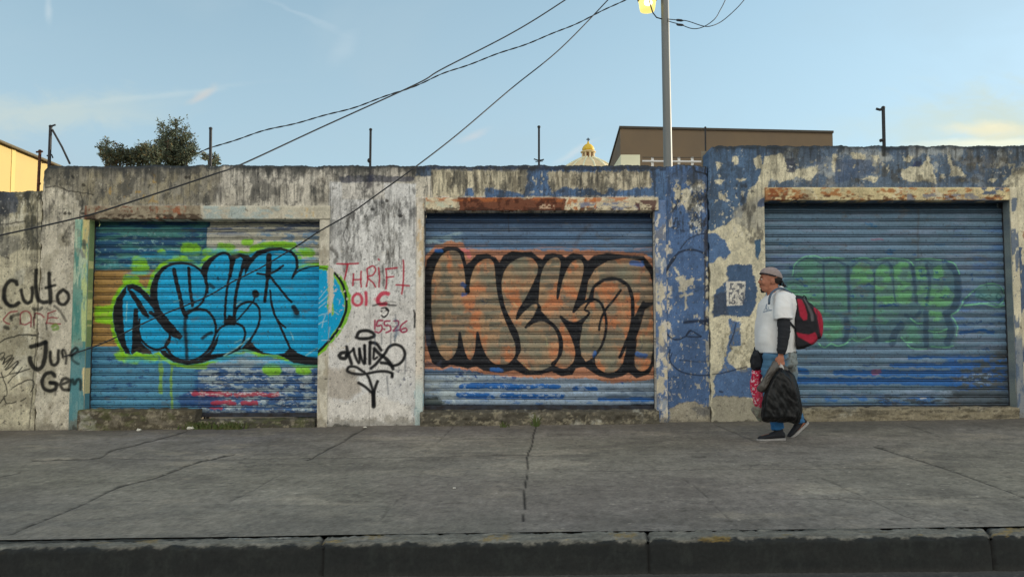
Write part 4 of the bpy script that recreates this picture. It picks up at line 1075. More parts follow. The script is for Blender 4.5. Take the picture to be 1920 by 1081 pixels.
def paint_s1(px, py):
    p = Paint(px, py, S(48, 96, 132))
    A = np.arange(len(px))
    F = lambda pts, c, a=1, soft=1, warp=0, ws=12, seed=1, **k: p.fill(pts, c, a, soft, warp, ws, seed, **k)
    F([(150, 400), (392, 400), (388, 508), (150, 508)], S(34, 78, 118))
    hs(p, 170, 405, 390, 510, S(66, 132, 124), .42, .60, .8, 301, 40, 8)
    hs(p, 170, 480, 330, 510, S(72, 140, 150), .46, .60, .7, 302, 18, 4)
    hs(p, 170, 430, 390, 510, S(124, 160, 162), .64, .68, .7, 303, 9, 4)
    F([(390, 400), (610, 400), (610, 520), (386, 520)], S(176, 174, 158))
    hs(p, 385, 405, 610, 445, S(66, 84, 126), .46, .58, .8, 304, 30, 4); hs(p, 480, 430, 610, 470, S(96, 130, 168), .52, .62, .8, 305, 14, 5)
    F([(150, 507), (300, 505), (300, 652), (150, 649)], S(158, 120, 62))
    hs(p, 160, 507, 300, 650, S(124, 92, 48), .5, .66, .6, 306, 40, 8)
    F([(150, 649), (392, 649), (392, 780), (150, 780)], S(72, 130, 164))
    hs(p, 160, 650, 385, 780, S(60, 112, 150), .46, .64, .6, 307, 60, 9)
    hs(p, 170, 652, 390, 780, S(28, 70, 120), .645, .675, .85, 308, 12, 3)
    F([(372, 640), (610, 640), (610, 800), (372, 800)], S(140, 154, 166))
    hs(p, 360, 680, 610, 800, S(28, 80, 140), .42, .54, .9, 309, 16, 5)
    hs(p, 380, 690, 610, 800, S(26, 48, 92), .58, .65, .8, 310, 10, 4)
    hs(p, 380, 690, 610, 800, S(180, 186, 190), .64, .70, .7, 311, 9, 3)
    F([(330, 745), (375, 726), (400, 732), (420, 765), (340, 762)], S(34, 66, 124), .85, 2, 3, 8, 312)
    p.frame(150, 640, 3.918)
    for q, w in [([(835, 382), (1000, 380), (1110, 390)], 34), ([(1150, 390), (1300, 385), (1400, 395), (1455, 388)], 30), ([(985, 450), (1060, 448), (1130, 455)], 34), ([(1195, 452), (1300, 450)], 34), ([(960, 490), (1040, 490)], 12)]:
        p.stroke(q, w, S(164, 44, 62), .88, 1.2, 2.4, ws=6)
    hs(p, 350, 730, 540, 745, S(206, 196, 196), .56, .62, .8, 313, 8, 3)
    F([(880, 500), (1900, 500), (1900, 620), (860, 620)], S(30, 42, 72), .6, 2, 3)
    hs(p, 380, 765, 500, 790, S(150, 160, 176), .56, .62, .8, 314, 14, 4)
    # --- the piece
    p.frame(160, 400, 3.379)
    GR, BF, BF2, BK = S(120, 190, 8), S(0, 158, 216), S(8, 138, 188), S(13, 16, 22)
    sil = [(180, 600), (200, 540), (235, 485), (262, 452), (300, 446), (345, 462), (392, 505), (408, 520), (416, 460), (440, 390), (485, 340), (540, 313), (610, 308), (680, 320), (732, 350), (750, 315),
           (790, 280), (845, 250), (895, 243), (930, 264), (985, 254), (1035, 266), (1090, 236), (1160, 219), (1240, 216), (1310, 236), (1347, 275), (1352, 330), (1345, 352), (1400, 337), (1480, 332), (1560, 360),
           (1650, 500), (1660, 640), (1600, 760), (1480, 950), (1400, 956), (1320, 945), (1260, 912), (1220, 896), (1120, 888), (1040, 862), (1000, 852), (960, 872), (880, 902), (800, 925), (740, 947), (650, 958), (560, 942), (500, 905), (468, 872),
           (430, 888), (370, 888), (325, 872), (300, 893), (255, 885), (218, 820), (188, 740), (176, 660)]
    F(sil, GR, 1, 1.5, 1.6, 12, 315, grow=6.5)
    for u, v, r in [(670, 225, 80), (890, 225, 74), (1030, 180, 44), (350, 345, 80), (345, 300, 56), (490, 245, 30), (290, 420, 70), (1410, 250, 60), (1380, 240, 40), (1185, 985, 76), (780, 245, 50), (300, 905, 84), (410, 905, 70), (240, 900, 60), (600, 290, 60), (1380, 990, 60)]:
        p.stroke([(u - r * .3, v), (u + r * .3, v + 4)], r, GR, .9, 2.5, 2.4, ws=8)
    p.stroke([(1060, 222), (1180, 196), (1320, 202)], 40, GR, .95, 1.5, 1.5)
    F([(60, 588), (190, 580), (215, 640), (190, 700), (66, 690)], GR, .92, 2, 2, 9, 316)
    hs(p, 172, 572, 220, 605, S(150, 170, 60), .55, .66, .6, 317, 20, 3)
    for q, w in [([(480, 940), (482, 1040), (478, 1130)], 26), ([(548, 960), (546, 1060), (550, 1190), (552, 1240)], 16), ([(640, 965), (760, 975)], 24), ([(900, 890), (1000, 880)], 30)]:
        p.stroke(q, w, S(112, 160, 50), .85, 1.2, 1.4)
    F(sil, BF, 1, 1.0, .3, 9, 318)
    hs(p, 230, 460, 600, 690, BF2, .46, .66, .6, 319, 60, 6)
    hs(p, 380, 460, 600, 690, S(0, 156, 220), .48, .66, .6, 320, 50, 14)
    B = lambda pts, **k: F(pts, BK, 1, .8, .35, 8, 321, **k)
    L = lambda pts, w, a=1, s_=.8: p.stroke(pts, w, BK, a, s_, .3)
    B([(180, 600), (200, 540), (238, 485), (262, 452), (262, 500), (240, 545), (240, 640), (248, 740), (262, 830), (290, 892), (255, 885), (218, 820), (188, 740), (176, 660)])
    B([(262, 452), (300, 446), (345, 462), (392, 505), (425, 550), (470, 600), (520, 660), (580, 730), (620, 780), (600, 800), (560, 775), (500, 715), (440, 640), (430, 600), (395, 560), (350, 510), (300, 478), (268, 490)])
    B([(268, 478), (300, 490), (350, 550), (385, 610), (408, 650), (400, 668), (360, 640), (320, 570), (280, 505)])
    L([(412, 628), (450, 655), (500, 715), (550, 765), (600, 785)], 24)
    B([(308, 600), (335, 600), (338, 690), (342, 760), (360, 820), (400, 860), (430, 888), (370, 888), (325, 872), (300, 893), (288, 880), (300, 820), (304, 740), (304, 660)])
    F([(300, 700), (316, 700), (312, 850), (296, 888)], BK, 1, .8)
    L([(345, 670), (342, 740), (360, 800), (400, 842), (450, 862), (500, 848), (532, 812), (532, 750), (505, 695), (455, 655)], 15)
    B([(408, 545), (412, 470), (440, 390), (485, 340), (540, 313), (610, 308), (560, 325), (500, 355), (465, 410), (452, 480), (455, 560), (475, 600), (440, 580)])
    L([(470, 605), (452, 540), (455, 440), (485, 365), (545, 323), (620, 315), (690, 330), (740, 375), (766, 440), (766, 500), (742, 560), (700, 598), (640, 622)], 15)
    L([(740, 370), (772, 440), (775, 500)], 14)
    L([(562, 355), (580, 440), (600, 520), (618, 600), (640, 655)], 27); L([(655, 345), (662, 430), (668, 500), (682, 580)], 21)
    L([(638, 640), (632, 720), (638, 800), (645, 930)], 22, .9, 2.2); L([(620, 740), (640, 800)], 60, .35, 7)
    L([(640, 642), (700, 607), (765, 612), (812, 660), (828, 725), (818, 790), (782, 860), (722, 912), (650, 935), (570, 912), (520, 862), (510, 830), (540, 785)], 17)
    B([(468, 865), (510, 870), (560, 915), (640, 940), (720, 925), (790, 870), (830, 790), (850, 760), (835, 830), (800, 890), (900, 880), (980, 850), (1000, 852), (960, 872), (880, 902), (800, 925), (740, 947), (650, 958), (560, 942), (500, 905)])
    L([(745, 790), (775, 765), (800, 755)], 22, .9, 1.6)
    L([(790, 450), (812, 470)], 22, .8, 2); L([(838, 405), (842, 418)], 12, .8, 1.4)
    B([(732, 352), (750, 315), (790, 280), (845, 250), (895, 243), (850, 268), (800, 310), (775, 360), (775, 430), (758, 400)])
    L([(775, 470), (764, 420), (772, 350), (805, 292), (850, 257), (897, 252), (922, 290), (918, 370), (903, 450), (892, 550), (887, 640), (887, 695)], 17)
    B([(925, 264), (985, 254), (1035, 266), (1055, 280), (1010, 350), (1000, 350), (1008, 295), (985, 278), (955, 290), (940, 340), (928, 400), (912, 420), (924, 330)])
    L([(1005, 300), (988, 370), (967, 450), (952, 540), (947, 620), (946, 695)], 21)
    L([(832, 752), (872, 712), (940, 692), (1002, 722), (1012, 780), (982, 842), (920, 882), (840, 902), (772, 895)], 15)
    B([(885, 690), (910, 640), (945, 650), (950, 710), (900, 705)])
    L([(950, 640), (962, 600), (1000, 570), (1052, 560), (1097, 590), (1107, 650), (1092, 720), (1052, 792), (1000, 852)], 15)
    L([(950, 690), (1010, 622), (1062, 560), (1085, 510)], 11); L([(1078, 505), (1082, 512)], 44, 1, 1.4)
    B([(1010, 350), (1040, 290), (1090, 236), (1160, 219), (1240, 216), (1310, 236), (1347, 275), (1355, 340), (1315, 410), (1305, 405), (1335, 340), (1330, 285), (1300, 250), (1240, 235), (1165, 242), (1100, 268), (1050, 320), (1010, 400)])
    L([(1165, 270), (1163, 350), (1158, 400)], 36); L([(1158, 390), (1152, 450), (1142, 520), (1138, 555)], 21)
    L([(1092, 380), (1150, 386), (1205, 365), (1255, 330)], 15); L([(1175, 400), (1220, 460), (1270, 520), (1308, 558)], 15)
    L([(1322, 595), (1342, 628)], 32, .95, 1.6); L([(1335, 630), (1340, 645)], 40, .5, 3)
    L([(1172, 488), (1180, 560), (1200, 640), (1240, 700), (1268, 722)], 12); L([(1178, 560), (1202, 640), (1235, 715), (1272, 795), (1297, 850)], 15)
    B([(1048, 806), (1085, 850), (1130, 878), (1200, 892), (1262, 884), (1292, 850), (1300, 845), (1345, 882), (1400, 905), (1480, 915), (1480, 957), (1400, 956), (1320, 945), (1260, 912), (1220, 896), (1120, 890), (1040, 862), (1000, 855)])
    L([(1310, 410), (1350, 366), (1410, 342), (1480, 334)], 10)
    for q in [[(1330, 270), (1290, 245), (1240, 228)]]: pass
    for q in [[(270, 745), (300, 738)], [(260, 680), (268, 560)], [(560, 560), (600, 550)], [(945, 820), (990, 800)], [(880, 900), (960, 850), (1040, 790)], [(1400, 900), (1470, 850)], [(1320, 800), (1300, 750)], [(960, 575), (990, 555)], [(1200, 255), (1260, 262)]]:
        p.stroke(q, 7, S(150, 206, 224), .6, .8, .8)
    groove(p)
    return p

def paint_s2(px, py):
    p = Paint(px, py, S(92, 116, 152))
    F = lambda pts, c, a=1, soft=1, warp=0, ws=12, seed=1, **k: p.fill(pts, c, a, soft, warp, ws, seed, **k)
    A = np.arange(len(px))
    p.put(A, sst(fbm(px, py, 60, 12, 4, 330), .42, .66), S(84, 100, 130), .6)
    hs(p, 790, 400, 1235, 480, S(118, 128, 150), .56, .68, .5, 331, 60, 5)
    hs(p, 795, 425, 870, 480, S(140, 160, 170), .50, .62, .8, 332, 26, 6)
    p.fill([(790, 380), (1235, 380), (1235, 425), (790, 425)], S(34, 52, 84), .8, 10, 2)  # shade under the lintel, painted onto the top slats
    p.stroke([(953, 400), (954, 435)], 2, S(50, 50, 60), .6, 1, .5, raw=True); p.stroke([(1105, 422), (1085, 445), (1075, 470)], 7, S(80, 80, 90), .4, 3, 2, raw=True)
    F([(790, 700), (1240, 700), (1240, 790), (790, 790)], S(132, 144, 164))
    hs(p, 790, 700, 900, 760, S(168, 178, 182), .42, .56, .8, 333, 24, 6)
    p.frame(760, 680, 3.84)
    BL = S(10, 88, 168)
    for q, w in [([(410, 168), (600, 165), (800, 172)], 44), ([(800, 175), (950, 165), (1100, 170)], 34), ([(1220, 182), (1370, 186)], 32), ([(385, 230), (500, 235), (630, 235)], 42), ([(700, 235), (900, 238), (1130, 240)], 38), ([(1400, 258), (1780, 262)], 28), ([(1520, 125), (1560, 130)], 30)]:
        p.stroke(q, w, BL, .95, 1, 1.6, ws=8)
    hs(p, 830, 690, 980, 716, S(30, 66, 130), .54, .60, .9, 334, 9, 5); hs(p, 850, 690, 1230, 716, S(190, 190, 190), .64, .68, .7, 335, 8, 4)
    hs(p, 860, 715, 1130, 750, S(146, 160, 188), .60, .63, .9, 336, 8, 5); hs(p, 820, 745, 1230, 775, S(60, 100, 160), .56, .64, .8, 337, 14, 5)
    hs(p, 1130, 720, 1235, 790, S(82, 98, 124), .42, .6, .8, 338, 26, 7)
    F([(120, 250), (230, 245), (290, 290), (240, 320), (120, 330)], S(34, 46, 40), .85, 3, 3, 8, 339)
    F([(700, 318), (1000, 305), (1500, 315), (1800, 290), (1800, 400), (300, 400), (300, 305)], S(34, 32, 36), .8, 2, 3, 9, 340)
    # --- the piece
    p.frame(780, 380, 3.002)
    OR, TAN, GY, BK = S(186, 114, 72), S(150, 128, 98), S(108, 108, 94), S(20, 21, 28)
    halo = [(30, 400), (45, 300), (110, 240), (200, 212), (260, 230), (290, 262), (420, 262), (560, 262), (700, 270), (900, 270), (1100, 272), (1290, 285), (1345, 320), (1345, 990), (1250, 1005), (1100, 1012), (960, 985), (850, 985), (700, 985), (560, 975), (440, 968), (330, 950), (200, 925), (140, 945), (30, 930)]
    F(halo, S(180, 118, 84), .95, 1.5, 2.2, 12, 341)
    hs(p, 790, 455, 1232, 480, S(150, 122, 118), .52, .62, .7, 342, 30, 4)
    p.stroke([(250, 270), (285, 275), (300, 300)], 26, S(206, 110, 110), .9, 1.2, 1)
    sil = [(42, 600), (42, 420), (62, 320), (112, 265), (180, 246), (235, 250), (268, 280), (285, 345), (300, 335), (340, 292), (400, 285), (450, 308), (470, 335), (490, 298), (540, 272), (600, 280), (650, 276), (690, 308), (712, 318), (730, 290), (770, 284), (820, 294), (840, 308), (880, 284), (930, 290), (968, 328), (1000, 298), (1080, 282), (1180, 295),
           (1280, 300), (1330, 360), (1345, 460), (1345, 900), (1310, 965), (1240, 987), (1195, 955), (1160, 975), (1100, 990), (1030, 975), (980, 945), (950, 922), (900, 930), (880, 968), (820, 975), (765, 948), (700, 965), (620, 970), (550, 940), (480, 955), (380, 945), (340, 918), (290, 936), (240, 918), (190, 912), (150, 936), (90, 900), (60, 800), (46, 700)]
    F(sil, BK, 1, 1, .5, 8, 343)
    p.noisy(793, 600, 830, 690, S(70, 72, 92), 20, 30, .48, .62, .6, 344, 6)
    LET = [[(80, 560), (80, 450), (100, 360), (140, 292), (190, 263), (238, 272), (262, 312), (278, 390), (290, 490), (302, 430), (322, 370), (362, 322), (412, 309), (440, 332), (450, 390), (460, 480), (475, 560), (500, 640), (532, 720), (562, 790), (562, 860), (522, 908), (455, 914), (405, 880), (368, 810), (346, 730), (337, 830), (317, 880), (290, 880), (266, 820), (246, 730), (237, 820), (202, 878), (162, 885), (122, 830), (96, 740), (83, 650)],
           [(475, 450), (490, 390), (530, 335), (590, 303), (650, 306), (684, 340), (690, 390), (660, 460), (620, 540), (580, 605), (568, 648), (600, 615), (640, 575), (678, 566), (698, 590), (688, 630), (645, 668), (617, 700), (665, 668), (725, 664), (782, 708), (808, 780), (802, 860), (772, 915), (702, 945), (632, 940), (582, 900), (560, 872), (585, 830), (572, 740), (542, 680), (502, 600), (482, 520)],
           [(690, 600), (684, 540), (690, 450), (710, 370), (742, 322), (790, 303), (818, 330), (812, 400), (798, 480), (797, 540), (817, 450), (842, 380), (880, 325), (928, 317), (948, 360), (938, 430), (915, 520), (886, 612), (930, 572), (975, 548), (950, 600), (975, 618), (940, 655), (890, 676), (845, 662), (812, 640), (850, 700), (880, 760), (900, 830), (890, 895), (850, 932), (800, 930), (765, 905), (812, 860), (822, 780), (792, 705), (740, 655)],
           [(962, 500), (970, 440), (1010, 372), (1080, 328), (1170, 314), (1262, 326), (1310, 390), (1338, 470), (1342, 560), (1285, 560), (1245, 640), (1222, 640), (1222, 540), (1192, 460), (1132, 424), (1062, 430), (1002, 470), (978, 535), (962, 540), (950, 560)],
           [(1000, 540), (1005, 480), (1062, 442), (1130, 438), (1185, 470), (1208, 540), (1210, 640), (1195, 740), (1180, 830), (1165, 900), (1125, 950), (1072, 960), (1022, 930), (1000, 890), (1042, 800), (1066, 720), (1068, 640), (1045, 575)],
           [(925, 850), (915, 780), (930, 700), (965, 640), (978, 612), (940, 610), (980, 565), (1015, 548), (1050, 580), (1066, 650), (1060, 725), (1040, 800), (1002, 868), (955, 892)],
           [(1222, 860), (1240, 760), (1262, 700), (1290, 600), (1342, 570), (1342, 850), (1325, 920), (1275, 955), (1232, 930)]]
    for k, q in enumerate(LET): F(q, OR, 1, .9, .3, 8, 345)
    # fill paint: horizontal bands of orange, tan and grey that follow the slats
    m = np.zeros(len(px))
    for q in LET:
        idx, mm = p.region(q, .9); m[idx] = np.maximum(m[idx], mm)
    p.put(A, m * sst(fbm(px, py, 26, 40, 4, 346), .42, .60), TAN, .8)
    p.put(A, m * sst(fbm(px, py, 22, 30, 4, 347), .44, .60), GY, .85)
    p.put(A, m * sst(fbm(px, py, 50, 5, 3, 348), .5, .7), S(190, 150, 112), .5)
    for cx, cy, r in [(390, 430, 40), (600, 370, 60), (640, 800, 90), (250, 600, 26), (1100, 600, 36), (1100, 870, 50), (1200, 390, 70), (840, 880, 40), (960, 760, 40), (1290, 800, 40), (440, 840, 50)]:
        idx = p.box(780 + (cx - 2 * r) / 3, 380 + (cy - 2 * r) / 3, 780 + (cx + 2 * r) / 3, 380 + (cy + 2 * r) / 3)
        d = np.hypot((px[idx] - 780 - cx / 3), (py[idx] - 380 - cy / 3)) / (r / 3)
        p.put(idx, m[idx] * (1 - sst(d, .5, 1.6)), S(122, 122, 104), .75)
    L = lambda pts, w, a=1, s_=.8: p.stroke(pts, w, BK, a, s_, .3)
    for q in LET[:3]: p.stroke(q + [q[0]], 11, BK, 1, .8, .3)
    L([(80, 560), (80, 450), (102, 358), (142, 288), (195, 258), (242, 270), (266, 318), (282, 400), (290, 490)], 17); L([(290, 490), (300, 430), (322, 362), (362, 314)], 13); L([(286, 480), (291, 500)], 28)
    L([(450, 330), (462, 480), (478, 560), (504, 645), (538, 720), (566, 790), (568, 860), (530, 905)], 17)
    L([(476, 520), (472, 440), (490, 385)], 12); L([(568, 650), (600, 612), (642, 575)], 15); L([(617, 700), (665, 668), (725, 660), (785, 706), (812, 780), (806, 860), (775, 915)], 15)
    F([(690, 390), (700, 420), (690, 540), (640, 560), (585, 610), (622, 540)], BK, 1, .8, .3)
    F([(690, 570), (702, 590), (690, 650), (645, 668), (617, 700), (622, 680), (660, 640)], BK, 1, .8)
    F([(810, 640), (850, 670), (900, 682), (945, 665), (972, 620), (980, 625), (940, 680), (920, 740), (915, 830), (925, 880), (905, 880), (895, 800), (860, 715)], BK, 1, .8, .3)
    L([(886, 614), (930, 572), (985, 544), (1035, 560), (1062, 620), (1072, 690), (1060, 760), (1035, 820), (1000, 870)], 15)
    L([(978, 535), (1002, 472), (1060, 432), (1130, 428), (1192, 462), (1220, 540), (1222, 630), (1205, 720), (1180, 790), (1160, 840), (1145, 868)], 15)
    L([(1152, 492), (1110, 550), (1068, 600), (1040, 660), (1030, 715)], 14); L([(1280, 562), (1250, 620), (1215, 700), (1185, 780), (1150, 862)], 20)
    L([(1000, 872), (1012, 925), (1060, 960), (1110, 960), (1160, 920), (1185, 850), (1222, 790)], 12)
    L([(1222, 860), (1228, 925), (1270, 955), (1318, 925), (1335, 850), (1345, 790)], 14); L([(1300, 330), (1325, 400), (1340, 500), (1340, 560)], 12)
    F([(1195, 860), (1225, 800), (1245, 760), (1235, 850), (1215, 900)], BK, 1, .8)
    L([(560, 880), (590, 915), (640, 945), (700, 950), (760, 925)], 12); L([(925, 850), (918, 780), (932, 700)], 10)
    BL2 = S(36, 92, 168)
    for q, w in [([(262, 460), (272, 465)], 26), ([(262, 515), (280, 515)], 18), ([(1215, 338), (1270, 345)], 30), ([(1245, 850), (1290, 860)], 26), ([(425, 935), (480, 940)], 22), ([(120, 268), (140, 272)], 26), ([(1010, 840), (1000, 860)], 20)]:
        p.stroke(q, w, BL2, .8, 1.4, 2)
    for q in [[(360, 545), (385, 560), (372, 540), (420, 545)], [(375, 570), (405, 560)], [(300, 600), (320, 602)], [(1260, 780), (1275, 800), (1262, 830)]]: p.stroke(q, 5, S(60, 70, 90), .7, .8, 1)
    for q in [[(550, 560), (570, 590)], [(740, 800), (735, 760)], [(600, 900), (640, 935)], [(1265, 750), (1272, 790)]]: p.stroke(q, 6, S(170, 170, 120), .5, 1, 1)
    groove(p)
    return p

def paint_s3(px, py):
    p = Paint(px, py, S(98, 120, 146))
    A = np.arange(len(px))
    F = lambda pts, c, a=1, soft=1, warp=0, ws=12, seed=1, **k: p.fill(pts, c, a, soft, warp, ws, seed, **k)
    p.put(A, sst(fbm(px, py, 90, 16, 4, 350), .42, .66), S(82, 102, 120), .6)
    p.put(A, sst(fbm(px, py, 60, 6, 4, 351), .55, .7), S(116, 124, 150), .5)
    hs(p, 1436, 470, 1560, 520, S(92, 104, 156), .45, .6, .5, 352, 50, 8); hs(p, 1780, 420, 1892, 620, S(64, 100, 158), .48, .66, .6, 353, 40, 7)
    F([(1430, 360), (1900, 360), (1900, 402), (1430, 402)], S(44, 62, 78), .8, 9, 2)  # top slats painted darker to stand in for the lintel's shade
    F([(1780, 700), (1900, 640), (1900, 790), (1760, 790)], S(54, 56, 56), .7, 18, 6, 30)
    p.stroke([(1722, 388), (1721, 440), (1722, 500)], 3, S(78, 72, 66), .55, 2.4, .6, raw=True)
    p.frame(1460, 470, 3.487)
    G1, G2, G3, DB = S(84, 150, 108), S(104, 186, 88), S(112, 200, 140), S(44, 68, 98)
    F([(95, 170), (105, 90), (160, 45), (230, 30), (300, 45), (420, 40), (560, 42), (700, 50), (800, 48), (900, 50), (1060, 60), (1130, 90), (1180, 180), (1190, 290), (1165, 390), (1120, 430), (1155, 500), (1150, 600), (1100, 630), (880, 640), (800, 600), (700, 600), (600, 600), (470, 620), (430, 640), (260, 640), (150, 620), (0, 560), (0, 400), (0, 200), (60, 175)], S(64, 104, 112), .65, 2.5, 2, 12, 354)
    COLS = [([(100, 180), (108, 110), (150, 60), (210, 40), (262, 60), (285, 120), (292, 220), (300, 330), (310, 400), (400, 430), (425, 500), (410, 570), (340, 590), (290, 560), (120, 420), (40, 300), (60, 200)], G1),
            ([(300, 120), (330, 80), (390, 72), (425, 110), (432, 200), (450, 300), (450, 390), (380, 400), (320, 380), (302, 260)], G1),
            ([(468, 180), (480, 110), (530, 75), (590, 95), (615, 160), (622, 220), (540, 215), (500, 240), (480, 250)], G2),
            ([(630, 130), (670, 85), (715, 100), (735, 180), (745, 260), (760, 340), (700, 350), (640, 340), (625, 240)], G2),
            ([(745, 110), (790, 72), (840, 80), (865, 150), (872, 240), (872, 340), (800, 350), (765, 330), (755, 240)], G2),
            ([(890, 110), (940, 85), (975, 130), (960, 190), (900, 185)], G2), ([(1010, 110), (1060, 95), (1085, 150), (1060, 190), (1012, 180)], G2),
            ([(880, 260), (930, 215), (1010, 220), (1100, 230), (1150, 300), (1120, 360), (1000, 370), (920, 350)], G2),
            ([(985, 390), (1060, 385), (1075, 440), (1020, 460), (985, 440)], G2), ([(1000, 520), (1020, 500), (1090, 505), (1100, 560), (1040, 580), (1005, 570)], G1),
            ([(480, 560), (510, 520), (560, 540), (610, 540), (590, 580), (540, 600), (490, 585)], G1), ([(470, 280), (610, 270), (620, 420), (560, 500), (480, 480)], S(76, 138, 112)),
            ([(625, 380), (720, 370), (790, 380), (770, 440), (720, 450), (700, 480), (640, 470)], G1), ([(800, 480), (880, 480), (930, 520), (930, 600), (860, 600), (800, 560)], G1),
            ([(0, 250), (60, 255), (200, 280), (280, 330), (280, 420), (120, 420), (0, 380)], G1), ([(290, 470), (400, 470), (420, 540), (350, 590), (290, 570)], G1)]
    for q, c in COLS: F(q, c, .48, 2.2, 2.0, 10, 355)
    p.noisy(1470, 480, 1800, 650, S(86, 112, 124), 16, 7, .46, .62, .75, 356, 8, 5)
    D = lambda q, w, a=.7, c=DB: p.stroke(q, w, c, a, 1.6, .8)
    for q, w in [([(292, 90), (294, 250), (300, 400)], 12), ([(450, 100), (455, 250), (460, 400)], 18), ([(622, 150), (624, 300), (622, 460)], 14), ([(748, 120), (752, 240), (762, 330)], 8), ([(875, 100), (885, 200), (900, 330)], 22), ([(965, 90), (985, 200), (970, 330)], 20),
                 ([(960, 400), (962, 500), (965, 620)], 34), ([(1110, 80), (1160, 150), (1170, 280), (1140, 380), (1090, 410)], 46), ([(1100, 440), (1125, 520), (1100, 600)], 46), ([(440, 440), (450, 520), (430, 600)], 34), ([(620, 500), (640, 590)], 34), ([(740, 600), (760, 530), (800, 490)], 46),
                 ([(95, 170), (100, 100), (150, 60), (220, 50), (270, 80)], 7), ([(290, 70), (370, 60), (430, 90)], 14), ([(480, 100), (540, 60), (600, 90)], 7), ([(660, 90), (710, 70), (740, 110)], 14), ([(860, 90), (940, 60), (1000, 90)], 10), ([(830, 420), (880, 440), (920, 400)], 26), ([(40, 190), (90, 185), (140, 200), (170, 240)], 8), ([(60, 225), (100, 205), (150, 230)], 7)]:
        D(q, w)
    Lg = lambda q, w=6, a=.62: p.stroke(q, w, G3, a, .9, .6)
    for q in [[(90, 160), (105, 90), (160, 42), (230, 32), (280, 48)], [(285, 48), (350, 42), (425, 50)], [(490, 55), (560, 45), (620, 60)], [(640, 60), (700, 48), (800, 52)], [(810, 52), (850, 62), (880, 95)], [(900, 55), (1000, 50), (1060, 60)], [(1080, 60), (1150, 90), (1180, 150)], [(1200, 330), (1180, 380), (1130, 420)],
              [(1130, 430), (1165, 490), (1160, 550)], [(260, 605), (300, 630), (340, 605), (380, 620), (430, 610), (470, 575)], [(480, 570), (520, 590), (600, 560)], [(840, 610), (880, 638), (970, 640)], [(1000, 625), (1100, 630), (1140, 620)], [(40, 250), (120, 270), (200, 262)], [(860, 440), (900, 470), (940, 470)], [(800, 560), (830, 590), (870, 595)],
              [(1200, 330), (1240, 290), (1290, 250), (1330, 225), (1400, 215), (1460, 250), (1480, 310), (1440, 350), (1390, 340), (1300, 345), (1220, 355)], [(1210, 355), (1290, 350), (1340, 345), (1420, 365), (1470, 355)], [(980, 520), (1040, 530), (1100, 510)], [(700, 590), (760, 585)]]: Lg(q, 8)
    F([(1290, 260), (1340, 232), (1400, 225), (1450, 250), (1465, 300), (1430, 330), (1330, 320), (1280, 300)], S(80, 150, 116), .45, 2)
    for q, w in [([(1280, 260), (1320, 232), (1390, 222), (1440, 235), (1470, 280)], 8), ([(1210, 320), (1260, 300), (1330, 310), (1420, 350), (1455, 330)], 7), ([(1430, 280), (1455, 300), (1440, 325), (1420, 300), (1430, 280)], 8), ([(1300, 300), (1320, 285), (1340, 300), (1370, 285), (1390, 300)], 6), ([(1355, 200), (1358, 240)], 8), ([(1230, 290), (1240, 320), (1205, 345)], 6), ([(1470, 260), (1500, 270)], 6)]: D(q, w, .75, S(34, 72, 84))
    BLU = S(14, 84, 156)
    for u, v, w in [(720, 12, 40), (885, 22, 16), (490, 62, 10), (80, 110, 16), (130, 180, 40), (175, 230, 16), (1085, 70, 44), (1050, 185, 70), (945, 165, 36), (935, 130, 30), (1030, 140, 20), (960, 245, 20), (1260, 155, 14), (1260, 185, 12), (480, 295, 24), (540, 290, 20), (570, 230, 90), (720, 355, 130), (965, 310, 20), (1080, 300, 50), (465, 500, 70), (495, 530, 20), (790, 470, 40), (230, 290, 20), (965, 350, 20), (1350, 645, 40), (1220, 635, 16), (80, 745, 50), (240, 735, 60), (600, 745, 90), (225, 460, 40), (1390, 470, 20), (1310, 465, 30), (1240, 475, 70)]:
        p.stroke([(u - w / 2, v), (u - w / 6, v + 5), (u + w / 6, v - 6), (u + w / 2, v + 4)], 9, S(30, 74, 130), .8, .8, 2.6, ws=5, seed=int(u))
    p.frame(1440, 340, 2.456)
    for u, v, w in [(485, 205, 26), (80, 290, 50), (570, 315, 30), (795, 290, 40), (560, 330, 16), (460, 195, 30)]: p.stroke([(u - w / 2, v - 3), (u, v + 4), (u + w / 2, v)], 8, S(40, 100, 150), .7, .9, 2, ws=5, seed=int(u))
    for u, v, w in [(500, 268, 50), (500, 885, 26)]: p.stroke([(u - w / 2, v), (u + w / 2, v)], 7, S(140, 60, 84), .5, 1.6, 1)
    p.frame(1460, 470, 3.487)
    for q, w in [([(90, 780), (140, 785), (180, 792)], 40), ([(370, 795), (620, 800)], 38), ([(665, 800), (900, 800), (1180, 802)], 40), ([(110, 845), (500, 852), (900, 850), (1180, 860)], 44), ([(740, 745), (900, 745), (1060, 750), (1300, 748)], 32), ([(850, 695), (1000, 690), (1100, 695)], 18), ([(1180, 695), (1300, 700), (1370, 690)], 22), ([(1190, 530), (1300, 520), (1400, 530)], 22)]:
        p.stroke(q, w, BLU, .9, 1, 2.2, ws=9)
    hs(p, 1770, 660, 1890, 735, S(40, 92, 164), .52, .58, .85, 357, 14, 5); hs(p, 1520, 690, 1570, 705, S(110, 134, 176), .52, .6, .8, 358, 8, 3)
    hs(p, 1790, 690, 1870, 725, S(128, 146, 180), .60, .65, .7, 359, 8, 4)
    hs(p, 1500, 735, 1760, 765, S(36, 92, 160), .50, .58, .8, 360, 16, 5); hs(p, 1500, 722, 1800, 745, S(132, 144, 168), .46, .6, .6, 361, 30, 5)
    hs(p, 1640, 735, 1890, 765, S(48, 52, 56), .50, .60, .8, 362, 16, 5); p.stroke([(925, 965), (960, 962)], 8, S(170, 168, 160), .8, .9, 1.5)
